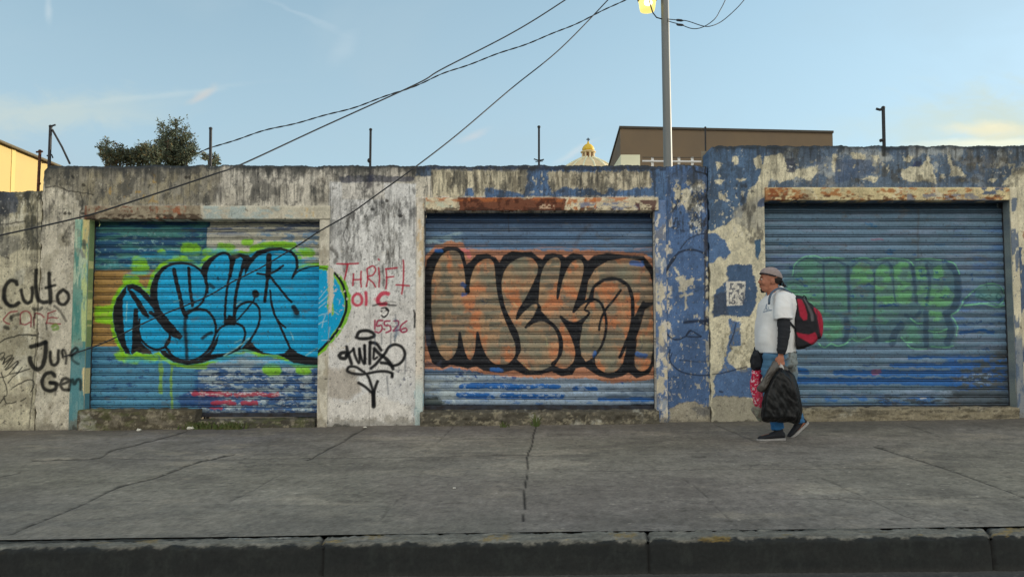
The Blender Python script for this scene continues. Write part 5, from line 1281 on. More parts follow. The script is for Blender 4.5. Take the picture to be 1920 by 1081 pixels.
    p.stroke([(620, 795), (655, 790)], 30, S(128, 62, 90), .7, 2, 2)
    groove(p)
    return p

PITCH = .0985
def groove(p):
    """darker tone in the folds of the slats and small scratches"""
    t = p.t
    # darker colour in the interlocks, thinner second line
    g = np.maximum(sst(t, .655, .70) * (1 - sst(t, .745, .79)), sst(t, .90, .94) + (1 - sst(t, .0, .035)))
    wob = .75 + .25 * fbm(p.px, p.py, 16, 200, 3, 370)
    A = np.arange(len(p.px))
    p.put(A, np.clip(g * wob, 0, 1), S(30, 31, 34), .62)
    p.put(A, sst(t, .66, .72), S(52, 54, 58), .22)
    p.mul(1 + (fbm(p.px, p.py, 30, 3, 4, 371, .65) - .5) * .35 + (fbm(p.px, p.py, 3, 3, 3, 372, .7) - .5) * .35)
    p.put(A, sst(fbm(p.px, p.py, 4, 3, 3, 373, .65), .70, .75), S(56, 60, 66), .55)
    p.put(A, sst(fbm(p.px, p.py, 26, 12, 5, 374, .7), .66, .74), S(90, 84, 74), .35)

def shutter(name, label, x0, x1, zt, zb, y, painter, top_dark=.05):
    root = empty(name, ((x0 + x1) / 2, y, zb), label, 'roller shutter')
    tt = np.array([0, .02, .04, .09, .16, .24, .32, .40, .48, .56, .62, .655, .68, .70, .72, .745, .77, .80, .84, .88, .91, .935, .96, .985])
    n = int(math.ceil((zt - zb) / PITCH))
    zs = (zt - (np.arange(n)[:, None] + tt[None, :]) * PITCH).ravel(); ph = np.tile(tt, n)
    k = zs > zb; zs, ph = zs[k], ph[k]
    prof = np.where(ph < .68, -.011 * np.sin(np.pi * np.clip(ph / .68, 0, 1)) ** .7,
            np.where(ph < .77, .010 * np.sin(np.pi * (ph - .68) / .09), np.where(ph < .93, -.006 * np.sin(np.pi * (ph - .77) / .16), .012 * np.sin(np.pi * (ph - .93) / .07))))
    xs = np.arange(x0, x1, .0062); xs = np.append(xs, x1)
    X = np.repeat(xs, len(zs)); Z = np.tile(zs, len(xs)); Yp = np.tile(prof, len(xs)); T_ = np.tile(ph, len(xs))
    row = np.floor((zt - Z) / PITCH)
    dent = (fbm(X, Z, .5, .35, 4, 380) - .5) * .018 + (fbm(X, row * 3.3, .25, 1, 3, 381) - .5) * .010
    sag = (fbm(X, row * 7.7, .9, 1, 2, 382) - .5) * .010
    Y = y + Yp + dent + .075 * (1 - sst(zt - .06 - Z, .055, .085))
    px, py = to_px(X, np.full(len(X), y), Z)
    Paint_t = T_
    global _T
    old = Paint.__init__
    def init(s, a, b, c): old(s, a, b, c); s.t = Paint_t
    Paint.__init__ = init
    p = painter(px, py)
    Paint.__init__ = old
    me = mesh_np('slat_curtain', np.stack([X, Y, Z + sag], 1), grid_faces(len(xs), len(zs)), p.c)
    o = link('slat_curtain', me, M_SHUT, root, True)
    gm = mat_plain('guide_steel', S(70, 76, 84), .55, 14, .5, .2, .3, c2=S(44, 36, 30))
    for x in (x0, x1):
        b = MB(); s_ = 1 if x == x0 else -1
        b.box(min(x, x - s_ * .02), y - .030, zb - .05, max(x, x - s_ * .02), y + .05, zt); b.build('guide_rail', gm, root)
    b = MB(); b.box(x0 + .004, y - .022, zb - .045, x1 - .004, y + .018, zb + .004)
    b.box(x0 + .004, y - .038, zb - .045, x1 - .004, y - .0225, zb - .035)
    b.build('bottom_rail', mat_plain('rail_steel', S(54, 58, 70), .6, 10, .5, .3, .3, c2=S(34, 28, 26)), root, bevel=.004)
    return root
YS = YW + .135
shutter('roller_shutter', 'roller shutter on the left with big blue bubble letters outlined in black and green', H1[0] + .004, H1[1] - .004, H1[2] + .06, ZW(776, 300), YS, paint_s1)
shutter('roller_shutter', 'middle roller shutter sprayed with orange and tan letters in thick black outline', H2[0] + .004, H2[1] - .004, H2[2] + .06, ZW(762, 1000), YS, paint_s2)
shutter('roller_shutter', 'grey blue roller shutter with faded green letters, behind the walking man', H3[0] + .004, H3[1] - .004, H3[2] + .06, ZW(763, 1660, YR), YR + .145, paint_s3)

# ================================================================== IRON POSTS ON THE WALL
M_IRON = mat_plain('dark_iron', S(58, 62, 66), .7, 30, .4, .3, .4, c2=S(46, 42, 42))
M_RUST = mat_plain('rusty_iron', S(96, 58, 40), .85, 30, .5, .4, .2, c2=S(60, 40, 34))
GP = 'iron wire posts standing on the walls'
def post(label, u0, v0, u1, v1, Y, wpx=5, mat=M_IRON, extra=None, sunk=.25):
    a, b = P(u1, v1, Y), P(u0, v0, Y)
    w = wpx / FPX * Y / 2 * .82
    root = empty('iron_post', (a.x, Y, a.z), label, 'post', GP)
    m = MB(); m.add(*[[(x, y, z) for z, cx in ((a.z - sunk, a.x), (b.z, b.x)) for x, y in ((cx - w, Y - w), (cx + w, Y - w), (cx + w, Y + w), (cx - w, Y + w))],
                     [(0, 3, 2, 1), (4, 5, 6, 7), (0, 1, 5, 4), (1, 2, 6, 5), (2, 3, 7, 6), (3, 0, 4, 7)]])
    m.build('shaft', mat, root)
    m = MB(); m.ball(b + Vector((0, 0, .0)), (w * 1.7, w * 1.7, w * 1.5), 10, 7); m.build('cap', mat, root)
    return root, a, b
YP = YW + .12
r_, a, b = post('iron post with a slanting brace, left end of the long grey wall', 95, 237, 92, 306, YP)
m = MB(); m.tube([P(98, 243, YP), P(116, 275, YP), P(131, 307, YP)], .013, 6); m.build('brace', M_IRON, r_)
m = MB(); m.tube([P(98, 236, YP), P(104, 234, YP)], .012, 6); m.build('wire_hook', M_IRON, r_)
m = MB(); m.tube([P(88, 292, YP), P(97, 290, YP), P(99, 296, YP)], .010, 6); m.build('wire_hook', M_IRON, r_)
r_, a, b = post('rusty iron post on the lower wall at the far left', 75, 283, 71, 357, YP, 4.5, M_RUST)
m = MB(); m.ball(P(73, 344, YP), (.022, .022, .02)); m.build('clamp', M_RUST, r_)
m = MB(); m.tube([P(68, 285, YP), P(80, 284, YP)], .012, 6); m.build('clamp', M_RUST, r_)
m = MB(); m.tube([P(78, 305, YP), P(90, 306, YP), P(100, 308, YP)], .007, 5); m.build('wire_hook', M_RUST, r_)
post('iron post beside the bushy tree growing over the wall', 395, 241, 395, 309, YP, 5)
r_, a, b = post('thin iron post above the red lettering on the wall', 695, 243, 694, 309, YP, 4.6)
m = MB(); m.ball(P(692.5, 301, YP), (.026, .026, .03)); m.build('clamp', M_IRON, r_)
r_, a, b = post('thin iron post over the middle shutter, left of the dome', 1010.5, 238, 1010.5, 309, YP, 4.6)
m = MB(); m.tube([P(1001, 298, YP), P(1010, 301, YP), P(1020, 299, YP)], .008, 5); m.build('wire_hook', M_IRON, r_)
m = MB(); m.tube([P(1004, 303, YP), P(1018, 302, YP)], .006, 5); m.build('wire_hook', M_IRON, r_)
r_, a, b = post('slender post in front of the brown building, only its dark knob standing out', 1322.5, 239, 1323, 309, YP + .14, 3.0)
r_, a, b = post('iron post with a short arm on the taller wall at the right', 1656, 202, 1657.5, 272, YP, 5.5)
m = MB(); m.tube([P(1658, 203, YP), P(1650, 206, YP), P(1643, 204, YP)], .017, 6); m.build('arm', M_IRON, r_)
m = MB(); m.tube([P(1657, 262, YP), P(1650, 264, YP)], .02, 6); m.build('clamp', M_IRON, r_)

# ================================================================== STREET LAMP
YL = 11.0
M_POLE = mat_plain('galvanised_pole', S(108, 112, 112), .5, 6, .2, .05, .25, stretch=(1, 1, .15))
pb, pt = P(1252.5, 308, YL), P(1246.5, 0, YL)
d = (pt - pb) / (pt.z - pb.z)
foot = pb - d * (pb.z + .42); head = pt + d * 1.15
root = empty('street_lamp', foot, 'tall grey street lamp pole with a lit yellow lamp rising behind the wall', 'street lamp')
m = MB(); m.tube([foot, pb, pt, head], [.085, .066, .060, .055], 20); m.build('pole', M_POLE, root, True)
m = MB(); m.tube([foot, foot + d * .35], .13, 16); m.build('base_collar', M_POLE, root)
lc = P(1213, 10, YL)                                             # glowing bowl
m = MB(); m.tube([pt + d * .40, Vector((lc.x + .1, YL - .02, lc.z + .50)), Vector((lc.x, YL - .03, lc.z + .30))], [.028, .026, .026], 10); m.build('arm', M_POLE, root, True)
M_HOUS = mat_plain('lamp_housing', S(92, 84, 66), .5, 12, .4, .1, .5)
m = MB(); m.lathe((lc.x, YL - .03, 0), [(.135, lc.z + .045), (.150, lc.z + .07), (.145, lc.z + .15), (.10, lc.z + .26), (.05, lc.z + .32)], 24); m.build('lamp_housing', M_HOUS, root, True)
mg, N_, bs = mat_new('lamp_glow')
gz = N_.n('ShaderNodeTexCoord').outputs['Object']
sp = N_.n('ShaderNodeSeparateXYZ'); N_.put(sp.inputs[0], gz)
bs.inputs['Base Color'].default_value = (.5, .42, .16, 1); bs.inputs['Roughness'].default_value = .25
bs.inputs['Emission Color'].default_value = (1.0, .80, .22, 1); bs.inputs['Emission Strength'].default_value = .42
m = MB(); m.lathe((lc.x, YL - .03, 0), [(.06, lc.z - .115), (.108, lc.z - .10), (.118, lc.z - .06), (.128, lc.z + .02), (.134, lc.z + .045)], 26)
bowl = m.build('lamp_bowl', mg, root, True)
mb_, N_, bs = mat_new('lamp_bulb_glow'); bs.inputs['Emission Color'].default_value = (1, .86, .48, 1); bs.inputs['Emission Strength'].default_value = 2.0
m = MB(); m.ball((lc.x - .005, YL - .135, lc.z - .02), (.062, .035, .058), 16, 10); m.build('bulb', mb_, root, True)
m = MB(); m.tube([P(1215, -8, YL - .18), P(1219, 8, YL - .18), P(1224, 24, YL - .16), P(1231, 33, YL - .12), P(1241, 36, YL - .07)], .010, 6)
M_CAB = mat_plain('cable_rubber', S(44, 46, 50), .6, 20, .3)
m.build('lamp_wire', M_CAB, root, True)

# ================================================================== CABLES
def cable(label, pts, r, group=None, twist=False, parent=None):
    q = smooth([(*p,) for p in [list(P(*t)) for t in pts]], False, 10)
    m = MB(); q = [Vector(v) for v in q]
    if twist:
        L = 0; A_, B_ = [], []
        dense = []
        for i in range(len(q) - 1):
            for k in range(4): dense.append(q[i].lerp(q[i + 1], k / 4))
        for i, v in enumerate(dense):
            L += (v - dense[i - 1]).length if i else 0
            w = Vector((0, math.cos(L * 20), math.sin(L * 20))) * r * 0.8
            sag = Vector((0, 0, .008 * math.sin(L * 7)))
            A_.append(v + w + sag); B_.append(v - w + sag)
        m.tube(A_, r, 6); m.tube(B_, r, 6)
    else: m.tube(q, r, 7)
    return tag(m.build('overhead_cable', M_CAB, None, True), label, 'cable', group)
GC = 'overhead cables'
cable('twisted overhead cable running from the tree up to the lamp pole', [(362, 292, 10.6), (400, 276, 10.55), (490, 247, 10.5), (620, 214, 10.5), (700, 189, 10.5), (780, 160, 10.6), (830, 139, 10.6), (870, 124, 10.7), (960, 92, 10.7), (1040, 62, 10.8), (1100, 35, 10.9), (1170, 1, 10.95), (1247, -42, 11)], .0062, GC, True)
cable('long thin cable climbing from the left edge over the first shutter to the top', [(-160, 474, 7.9), (0, 441, 8.0), (155, 406, 8.2), (240, 380, 8.3), (400, 327, 8.6), (455, 307, 8.8), (600, 240, 9.4), (780, 158, 10), (830, 129, 10.2), (960, 62, 10.6), (1060, 0, 10.8), (1247, -126, 11)], .0095, GC)
cable('steep thin cable rising from the teal jamb across both left shutters', [(120, 668, 8.965), (172, 651, 8.93), (213, 634, 8.9), (260, 610, 8.88), (314, 586, 8.86), (385, 557, 8.84), (438, 527, 8.8), (488, 502, 8.8), (560, 459, 8.75), (598, 434, 8.75), (657, 400, 8.72), (705, 366, 8.75), (780, 312, 8.9), (860, 250, 9.3), (960, 165, 9.9), (1050, 92, 10.4), (1140, 0, 10.8), (1247, -116, 11)], .0085, GC)
for lab, q, cpt in [('upper of two slack service wires right of the lamp pole', [(1251, 36, 10.95), (1262, 37, 10.9), (1275, 38, 10.9), (1290, 40, 10.9), (1318, 49, 10.9), (1333, 49, 10.9), (1352, 41, 11), (1375, 22, 11), (1397, -2, 11), (1440, -60, 11)], (1274, 38)),
                ('lower of two slack service wires right of the lamp pole', [(1251, 39, 10.95), (1260, 42, 10.9), (1275, 46, 10.9), (1299, 54, 10.9), (1320, 50, 10.9), (1340, 36, 10.95), (1350, 20, 11), (1361, -2, 11), (1385, -60, 11)], (1275, 46.5))]:
    o = cable(lab, q, .0065, GC)
    m = MB(); c = P(cpt[0], cpt[1], 10.9); m.tube([c - Vector((.055, 0, -.004)), c - Vector((.03, 0, 0)), c + Vector((.03, 0, -.006)), c + Vector((.06, 0, -.01))], [.008, .018, .018, .007], 10)
    m.build('connector', M_CAB, o, True)

# ================================================================== BUILDINGS BEYOND THE WALL
# yellow hall at the left, its long side running away from us
M_YEL = mat_plain('yellow_render', S(166, 144, 88), .9, 1.2, .06, .1)
M_YTR = mat_plain('dark_eaves', S(92, 84, 64), .8, 6, .3)
c0, c1 = P(-90, 226, 20.2), P(98, 308, 25.4)
zt = c1.z; hb = empty('yellow_building', (c1.x, 24, -.42), 'sunlit yellow building with a sloping eaves line at the far left', 'building')
x_ = lambda y: c0.x + (c1.x - c0.x) * (y - 20.2) / 5.2
m = MB(); m.prism([(x_(14), 14, -.42), (x_(46), 46, -.42), (x_(46) - 18, 46, -.42), (x_(14) - 18, 14, -.42)], (0, 0, zt + .42)); m.build('wall', M_YEL, hb)
m = MB()
m.prism([(x_(13.7) + .06, 13.7, zt + .003), (x_(46.3) + .06, 46.3, zt + .003), (x_(46.3) - 18.4, 46.3, zt + .003), (x_(13.7) - 18.4, 13.7, zt + .003)], (0, 0, .07)); m.build('roof', M_YTR, hb)
m = MB(); m.tube([(x_(13.7) + .12, 13.7, zt + .00), (x_(46) + .12, 46, zt + .00)], .045, 8); m.build('gutter', M_YTR, hb)
yy = 23.0
for yy in (17.0, 23.1):
    m = MB(); m.box(x_(yy) - .1, yy - .09, -.42, x_(yy) + .025, yy + .09, zt - .002); m.build('pilaster', mat_plain('yellow_trim', S(180, 156, 90), .85, 2, .05), hb)

# brown block behind the higher wall
M_BRN = mat_plain('brown_render', S(112, 96, 76), .92, .35, .10, .15, c2=S(102, 88, 72))
M_BRS = mat_plain('brown_side', S(112, 100, 86), .92, 1.5, .25, .3)
A0, A1 = P(1163, 240, 40), P(1561, 246, 41.0)
bb = empty('brown_building', (A0.x, 40, -.42), 'windowless brown building block rising behind the taller wall', 'building')
zt = A0.z
m = MB(); m.prism([(A0.x, 40, -.42), (A1.x, 41.0, -.42), (A1.x + .6, 60, -.42), (A0.x + .15 + 1.2, 60, -.42)], (0, 0, zt + .42)); o = m.build('wall', M_BRN, bb)
m = MB(); m.prism([(A0.x - .06, 39.92, zt - .02), (A1.x + .03, 40.92, zt - .02), (A1.x + .63, 60.1, zt - .02), (A0.x + 1.28, 60.1, zt - .02)], (0, 0, .12)); m.build('roof', mat_plain('roof_edge', S(74, 68, 60), .8, 3, .3), bb)
# low terrace in front of it with a railing and a cream stair box
YT = 22.0
tz = P(1200, 318, YT).z
tb = empty('roof_terrace', (P(1200, 318, YT).x, YT, -.42), 'low terrace building with a white railing and cream rooftop box, left of the lamp pole', 'building')
x0, x1 = P(1145, 318, YT).x, P(1420, 318, YT).x
m = MB(); m.box(x0, YT - .1, -.42, x1, YT + 8, tz); m.build('wall', mat_plain('grey_render', S(150, 146, 136), .9, 1, .2), tb)
q0, q1 = P(1164, 290, YT + .4), P(1200, 290, YT + .4)
m = MB(); m.box(q0.x, YT + .4, tz + .002, q1.x, YT + 2, q0.z); m.build('stair_box', mat_plain('cream_render', S(222, 200, 172), .9, 2, .05), tb)
rl = P(1240, 302, YT)
m = MB(); m.tube([(q1.x, YT, rl.z), (P(1328, 302, YT).x, YT, rl.z - .02)], .028, 8); m.build('handrail', mat_plain('white_paint', S(214, 212, 206), .6, 8, .08), tb)
m = MB(); m.tube([(q1.x, YT, P(1240, 295, YT).z), (P(1328, 295, YT).x, YT, P(1240, 295.5, YT).z)], .010, 6); m.build('handrail', M_IRON, tb)
for u in (1224, 1274, 1299, 1250, 1324):
    c = P(u, 294, YT); m = MB(); m.box(c.x - .032, YT + .03, tz + .002, c.x + .032, YT + .10, c.z); m.build('railing_post', mat_plain('white_post', S(220, 218, 212), .6, 8, .08), tb)

# church dome with its lantern
YD = 85.0
k = YD / FPX
dc = P(1103, 308, YD)
M_DOME = mat_plain('dome_plaster', S(200, 180, 140), .85, .8, .15)
M_RIB = mat_plain('dome_rib', S(226, 208, 170), .85, 1, .2)
ch = empty('church_dome', (dc.x, YD, -.42), 'distant church dome with a ribbed cream shell and gold topped lantern', 'church')
bz = dc.z - 5.2
m = MB(); m.box(dc.x - 7, YD - 7, -.42, dc.x + 7, YD + 12, bz - 1.4); m.build('church_body', M_DOME, ch)
m = MB(); m.lathe((dc.x, YD, 0), [(5.2, bz - 1.45), (5.2, bz), (5.4, bz + .1)], 32); m.build('drum', M_DOME, ch, True)
Rd = 5.2; hz = (P(1103, 297, YD).z - bz)
tz_ = bz + hz; prof = [(4.3, bz + .102), (4.25, tz_ - 3.6), (3.9, tz_ - 2.5), (3.35, tz_ - 1.65), (2.75, tz_ - 1.08), (2.2, tz_ - .72), (1.6, tz_ - .40), (1.1, tz_ - .14), (.82, tz_)]
m = MB(); m.lathe((dc.x, YD, 0), prof, 48); m.build('dome_shell', M_DOME, ch, True)
for i in range(16):
    a = 2 * math.pi * i / 16 + .12
    m = MB(); m.tube([(dc.x + r * math.cos(a), YD + r * math.sin(a), z + .03) for r, z in prof], .11, 6); m.build('rib', M_RIB, ch)
lz0, lz1, lz2 = P(1103, 297.5, YD).z - .12, P(1103, 285, YD).z, P(1103, 271, YD).z
m = MB(); m.lathe((dc.x, YD, 0), [(.72, lz0), (.80, lz0 + .1), (.62, lz0 + .15), (.60, lz1 - .15)], 16); m.build('lantern', mat_plain('lantern_dark', S(112, 70, 44), .8, 3, .3), ch)
for i in range(8):
    a = 2 * math.pi * i / 8 + .2; m = MB(); m.tube([(dc.x + .66 * math.cos(a), YD + .66 * math.sin(a), lz0 + .1), (dc.x + .66 * math.cos(a), YD + .66 * math.sin(a), lz1 - .1)], .12, 8); m.build('column', M_DOME, ch)
m = MB(); m.lathe((dc.x, YD, 0), [(.72, lz1 - .14), (.90, lz1 - .05), (.88, lz1 + .05), (.70, lz1 + .10)], 20); m.build('cornice', M_DOME, ch)
m = MB(); m.lathe((dc.x, YD, 0), [(.68, lz1 + .10), (.72, lz1 + .35), (.60, lz1 + .62), (.38, lz2 - .02), (.14, lz2 + .1), (.09, lz2 + .35)], 24); m.build('cupola', mat_plain('gold_tile', S(226, 168, 40), .5, 3, .15, .1), ch, True)
m = MB(); t_ = lz2 + .35; m.box(dc.x - .06, YD - .06, t_, dc.x + .06, YD + .06, t_ + .42); m.box(dc.x - .20, YD - .055, t_ + .2, dc.x + .20, YD + .055, t_ + .30); m.build('cross', M_IRON, ch)

# ================================================================== TREES OVER THE WALL
M_LEAF = mat_plain('leaves', S(98, 108, 84), .8, 9, .4, .1, c2=S(66, 76, 64))
M_LEAFD = mat_plain('dry_leaves', S(122, 100, 60), .8, 9, .4, .1, c2=S(66, 78, 50))
M_BARK = mat_plain('bark', S(84, 72, 58), .9, 12, .4, .4)
def leaves_mesh(name, tips, size, mat, parent):
    V, F_ = [], []
    for c, d in tips:
        d = Vector(d).normalized(); s = size * random.uniform(.7, 1.35)
        side = d.cross(Vector((random.gauss(0, 1), random.gauss(0, 1), random.gauss(0, 1)))).normalized()
        n = d.cross(side) * .12 * s; o = len(V)
        V += [c, c + d * s * .5 + side * s * .24 + n, c + d * s, c + d * s * .5 - side * s * .24 + n]; F_.append((o, o + 1, o + 2, o + 3))
    me = bpy.data.meshes.new(name); me.from_pydata([tuple(v) for v in V], [], F_); me.update()
    return link(name, me, mat, parent)
def bush(name, label, cat, base, stems, size, per, dry=.12, group=None):
    """stems: list of (list of points, spread radius, leaf density)"""
    root = empty(name, base, label, cat, group)
    T = MB(); tips, tipd = [], []
    for pts, spread, dens in stems:
        q = [Vector(v) for v in smooth([tuple(p) for p in pts], False, 5)]
        L = len(q); T.tube(q, [.022 * (1 - i / L) + .004 for i in range(L)], 6)
        for i in range(L):
            t = i / L
            if t < .22 or q[i].z < 2.7: continue
            for k in range(int(dens)):
                dirv = Vector((random.gauss(0, 1), random.gauss(0, 1), random.gauss(0, .9) + .25)).normalized()
                ln = spread * (1.15 - t * .6) * random.uniform(.3, 1.25)
                e = q[i] + dirv * ln
                if random.random() < .5: T.tube([q[i], q[i].lerp(e, .5) + Vector((0, 0, .01)), e], [.005, .004, .002], 4)
                n = int(per)
                for j in range(n):
                    c = q[i].lerp(e, random.uniform(.35, 1.05)) + Vector((random.gauss(0, .016), random.gauss(0, .016), random.gauss(0, .016)))
                    (tipd if random.random() < dry else tips).append((c, dirv + Vector((random.gauss(0, .6), random.gauss(0, .6), random.gauss(0, .6)))))
    T.build('trunk', M_BARK, root)
    o = leaves_mesh('crown', tips, size, M_LEAF, root)
    if tipd: leaves_mesh('dry_leaves', tipd, size, M_LEAFD, root)
    return root
YB = 10.0
def stem(u0, u1, v1, bend=.1, u_mid=None, Y=YB):
    a = P(u0, 330, Y); a = Vector((a.x, Y, -.42)); m_ = P(u0, 312, Y); b = P(u1, v1, Y + random.uniform(-.25, .25))
    return [a, Vector((a.x * .5 + m_.x * .5, Y, m_.z * .5)), m_, m_.lerp(b, .5) + Vector((random.uniform(-bend, bend) * .5, random.uniform(-.1, .1), 0)), b]
st = []
for u0, u1, v1, sp, dn in [(325, 305, 234, .19, 7), (330, 330, 232, .19, 8), (322, 318, 250, .18, 7), (335, 352, 258, .16, 7), (340, 361, 270, .15, 6), (320, 300, 262, .15, 6), (330, 340, 275, .20, 7), (316, 306, 285, .17, 6), (345, 356, 288, .14, 6), (300, 296, 270, .15, 6), (296, 290, 284, .15, 6), (350, 364, 282, .12, 6), (335, 345, 244, .15, 6)]:
    st.append((stem(u0, u1, v1), sp, dn))
bush('tree', 'bushy dark green tree growing up behind the long wall, beside the iron post', 'tree', (P(330, 330, YB).x, YB, -.42), st, .028, 15)
st = []
for u0, u1, v1, sp, dn in [(200, 186, 276, .09, 5), (205, 199, 264, .09, 5), (210, 205, 282, .10, 5), (218, 219, 270, .09, 5), (225, 230, 284, .10, 5), (238, 242, 284, .09, 5), (250, 250, 286, .09, 5), (258, 261, 276, .09, 5), (268, 273, 272, .11, 6), (278, 282, 275, .12, 7), (286, 290, 285, .12, 7), (292, 282, 292, .12, 7), (215, 192, 292, .10, 5), (245, 238, 296, .10, 6), (262, 268, 295, .12, 7)]:
    st.append((stem(u0, u1, v1, Y=YB - .3), sp, dn + 1))
bush('shrub', 'low spiky shrub showing over the wall left of the bushy tree', 'shrub', (P(240, 330, YB - .3).x, YB - .3, -.42), st, .031, 7, .22)
st = [(stem(392, 384, 288, Y=9.6), .035, 2), (stem(402, 411, 299, Y=9.6), .04, 3), (stem(400, 405, 303, Y=9.6), .04, 3)]
bush('sprig', 'small leafy sprig at the foot of the iron post beside the tree', 'plant', (P(398, 330, 9.6).x, 9.6, -.42), st, .04, 4)

# ================================================================== WEEDS AND LITTER
M_GR = mat_plain('weed_green', S(62, 84, 36), .8, 20, .4, .1, c2=S(80, 80, 44))
def weed(label, u, v, w, h, n, Y=None):
    c = G(u, v) if Y is None else P(u, v, Y)
    c.y -= .10
    m = MB()
    for i in range(n):
        x = c.x + random.gauss(0, w / 2.4); y = c.y + random.uniform(-.02, .04)
        z0 = GZ(x) if Y is None else c.z
        hh = h * random.uniform(.4, 1.1); dx_, dy2 = random.gauss(0, hh * .6), random.gauss(-.01, hh * .35)
        bw = random.uniform(.005, .010)
        a = Vector((x, y, z0 - .01)); b = a + Vector((dx_ * .4, dy2 * .4, hh * .7)); t = a + Vector((dx_, dy2, hh))
        if i: m.add([m_prev, m_prev + Vector((.004, 0, 0)), a + Vector((.004, 0, -.004)), a + Vector((0, 0, -.004))], [(0, 1, 2, 3)])
        m_prev = a + Vector((0, 0, -.006))
        m.add([a - Vector((bw, 0, 0)), a + Vector((bw, .002, 0)), b + Vector((bw * .8, 0, 0)), b - Vector((bw * .8, 0, 0)), t], [(0, 1, 2, 3), (3, 2, 4)])
    return tag(m.build('weed_tuft', M_GR), label, 'weed', 'weeds along the foot of the wall')
weed('grass tuft beneath the left shutter, at the end of the thicker doorstep', 382, 802, .24, .11, 110)
weed('darker grass tuft in the middle of the left shutter, right of another tuft', 440, 802, .20, .10, 120)
weed('weed growing from the crack at the foot of the middle shutter', 1004, 797, .05, .16, 16)
weed('thin weed on the middle doorstep left of the crack', 944, 799, .08, .08, 12)
M_LIT = mat_plain('pale_litter', S(200, 196, 184), .8, 20, .2)
for lab, u, v, s in [('crumpled white scrap on the pavement right of the left doorstep', 362, 803, .045), ('white scrap on the pavement below the left shutter, nearest the teal jamb', 266, 806, .032),
                     ('tiny white scrap at the foot of the wall below the black painted tag', 686, 800, .022), ('tiny pale pebble in the middle of the pavement', 852, 915, .012)]:
    c = G(u, v); c.y -= .07 if v < 900 else 0; m = MB(); m.ball((c.x, c.y, c.z + s * .3), (s, s * .7, s * .4), 8, 6)
    vs = [Vector(q) for q in m.v]; m.v = [tuple(q + Vector((random.gauss(0, s * .12), random.gauss(0, s * .1), abs(random.gauss(0, s * .1))))) for q in vs]
    tag(m.build('litter', M_LIT), lab, 'litter', 'litter on the pavement')

# ================================================================== THE WALKING MAN
Y0 = G(1445, 823.5).y + .105
def qq(ox, oy, k):
    def f(u, v, dy=0.0):
        return P(ox + u / k, oy + v / k, Y0 + dy)
    return f
q1, q2, q3 = qq(1380, 480, 3.003), qq(1390, 490, 6.006), qq(1390, 650, 5.688)
MU1, MU2, MU3 = Y0 / FPX / 3.003, Y0 / FPX / 6.006, Y0 / FPX / 5.688
def loft(m, rings, n=30, pw=2.3):
    """rings: (centre, rx, ry) horizontal super-ellipses"""
    v, f = [], []
    for c, rx, ry in rings:
        for k in range(n):
            t = 2 * math.pi * k / n
            cx, sy = math.cos(t), math.sin(t)
            v.append(c + Vector((math.copysign(abs(cx) ** (2 / pw), cx) * rx, math.copysign(abs(sy) ** (2 / pw), sy) * ry, 0)))
    for i in range(len(rings) - 1):
        for k in range(n): f.append((i * n + k, i * n + (k + 1) % n, (i + 1) * n + (k + 1) % n, (i + 1) * n + k))
    f.append(tuple(range(n))[::-1]); f.append(tuple(range((len(rings) - 1) * n, len(rings) * n)))
    m.add(v, f)
TOR = [(190, 226, 262, .075), (204, 200, 292, .125), (222, 180, 314, .175), (244, 158, 326, .208), (272, 140, 331, .224), (305, 130, 333, .225), (340, 126, 331, .215), (380, 122, 329, .20), (430, 118, 331, .195), (480, 117, 329, .195), (520, 122, 325, .19), (543, 132, 322, .188)]
def torso(m, inset=0.0, rows=TOR, pw=2.4):
    loft(m, [(q1((a + b) / 2, v), (b - a) / 2 * MU1 - inset, hy - inset) for v, a, b, hy in rows], pw=pw)
N1, N2 = -.105, .105
LEGN = [q1(226, 560, N1), q1(206, 660, N1), q1(196, 765, N1 - .005), q1(210, 855, N1), q1(232, 950, N1), q1(240, 985, N1)]
LEGF = [q1(272, 560, N2), q1(284, 660, N2), q1(288, 775, N2), q1(312, 850, N2), q1(352, 925, N2), q1(358, 950, N2)]
ARMN = [q1(262, 246, -.175), q1(268, 330, -.235), q1(270, 425, -.262), q1(262, 500, -.262), q1(253, 552, -.258), q1(249, 572, -.258)]
ARMF = [q1(242, 246, .175), q1(222, 330, .225), q1(196, 415, .245), q1(150, 480, .23), q1(118, 535, .20), q1(110, 555, .19)]
def hand(m, wrist, d, s=1):
    """palm and five fingers closed round a handle that hangs below"""
    c = wrist + d * .045
    m.tube([wrist, wrist + d * .02, c, c + d * .035], [.026, .031, .038, .036], 12, flat=.55)
    for i, (off, ln) in enumerate([(-.031, .92), (-.010, 1.0), (.011, .96), (.030, .80)]):
        k0 = c + Vector((off, -.004 * s, -.030)); k1 = k0 + Vector((-.002, -.010 * s, -.028 * ln)); k2 = k1 + Vector((.001, .014 * s, -.018 * ln)); k3 = k2 + Vector((0, .020 * s, .008)); k4 = k3 + Vector((0, .008 * s, .014))
        m.tube([k0, k1, k2, k3, k4], [.0105, .0098, .0092, .0086, .0075], 8)
    t0 = c + Vector((-.030, .004 * s, .012)); m.tube([t0, t0 + Vector((-.016, .004 * s, -.020)), t0 + Vector((-.010, .014 * s, -.044)), t0 + Vector((.004, .020 * s, -.056))], [.013, .0115, .010, .008], 8)
    return c + Vector((0, 0, -.070))

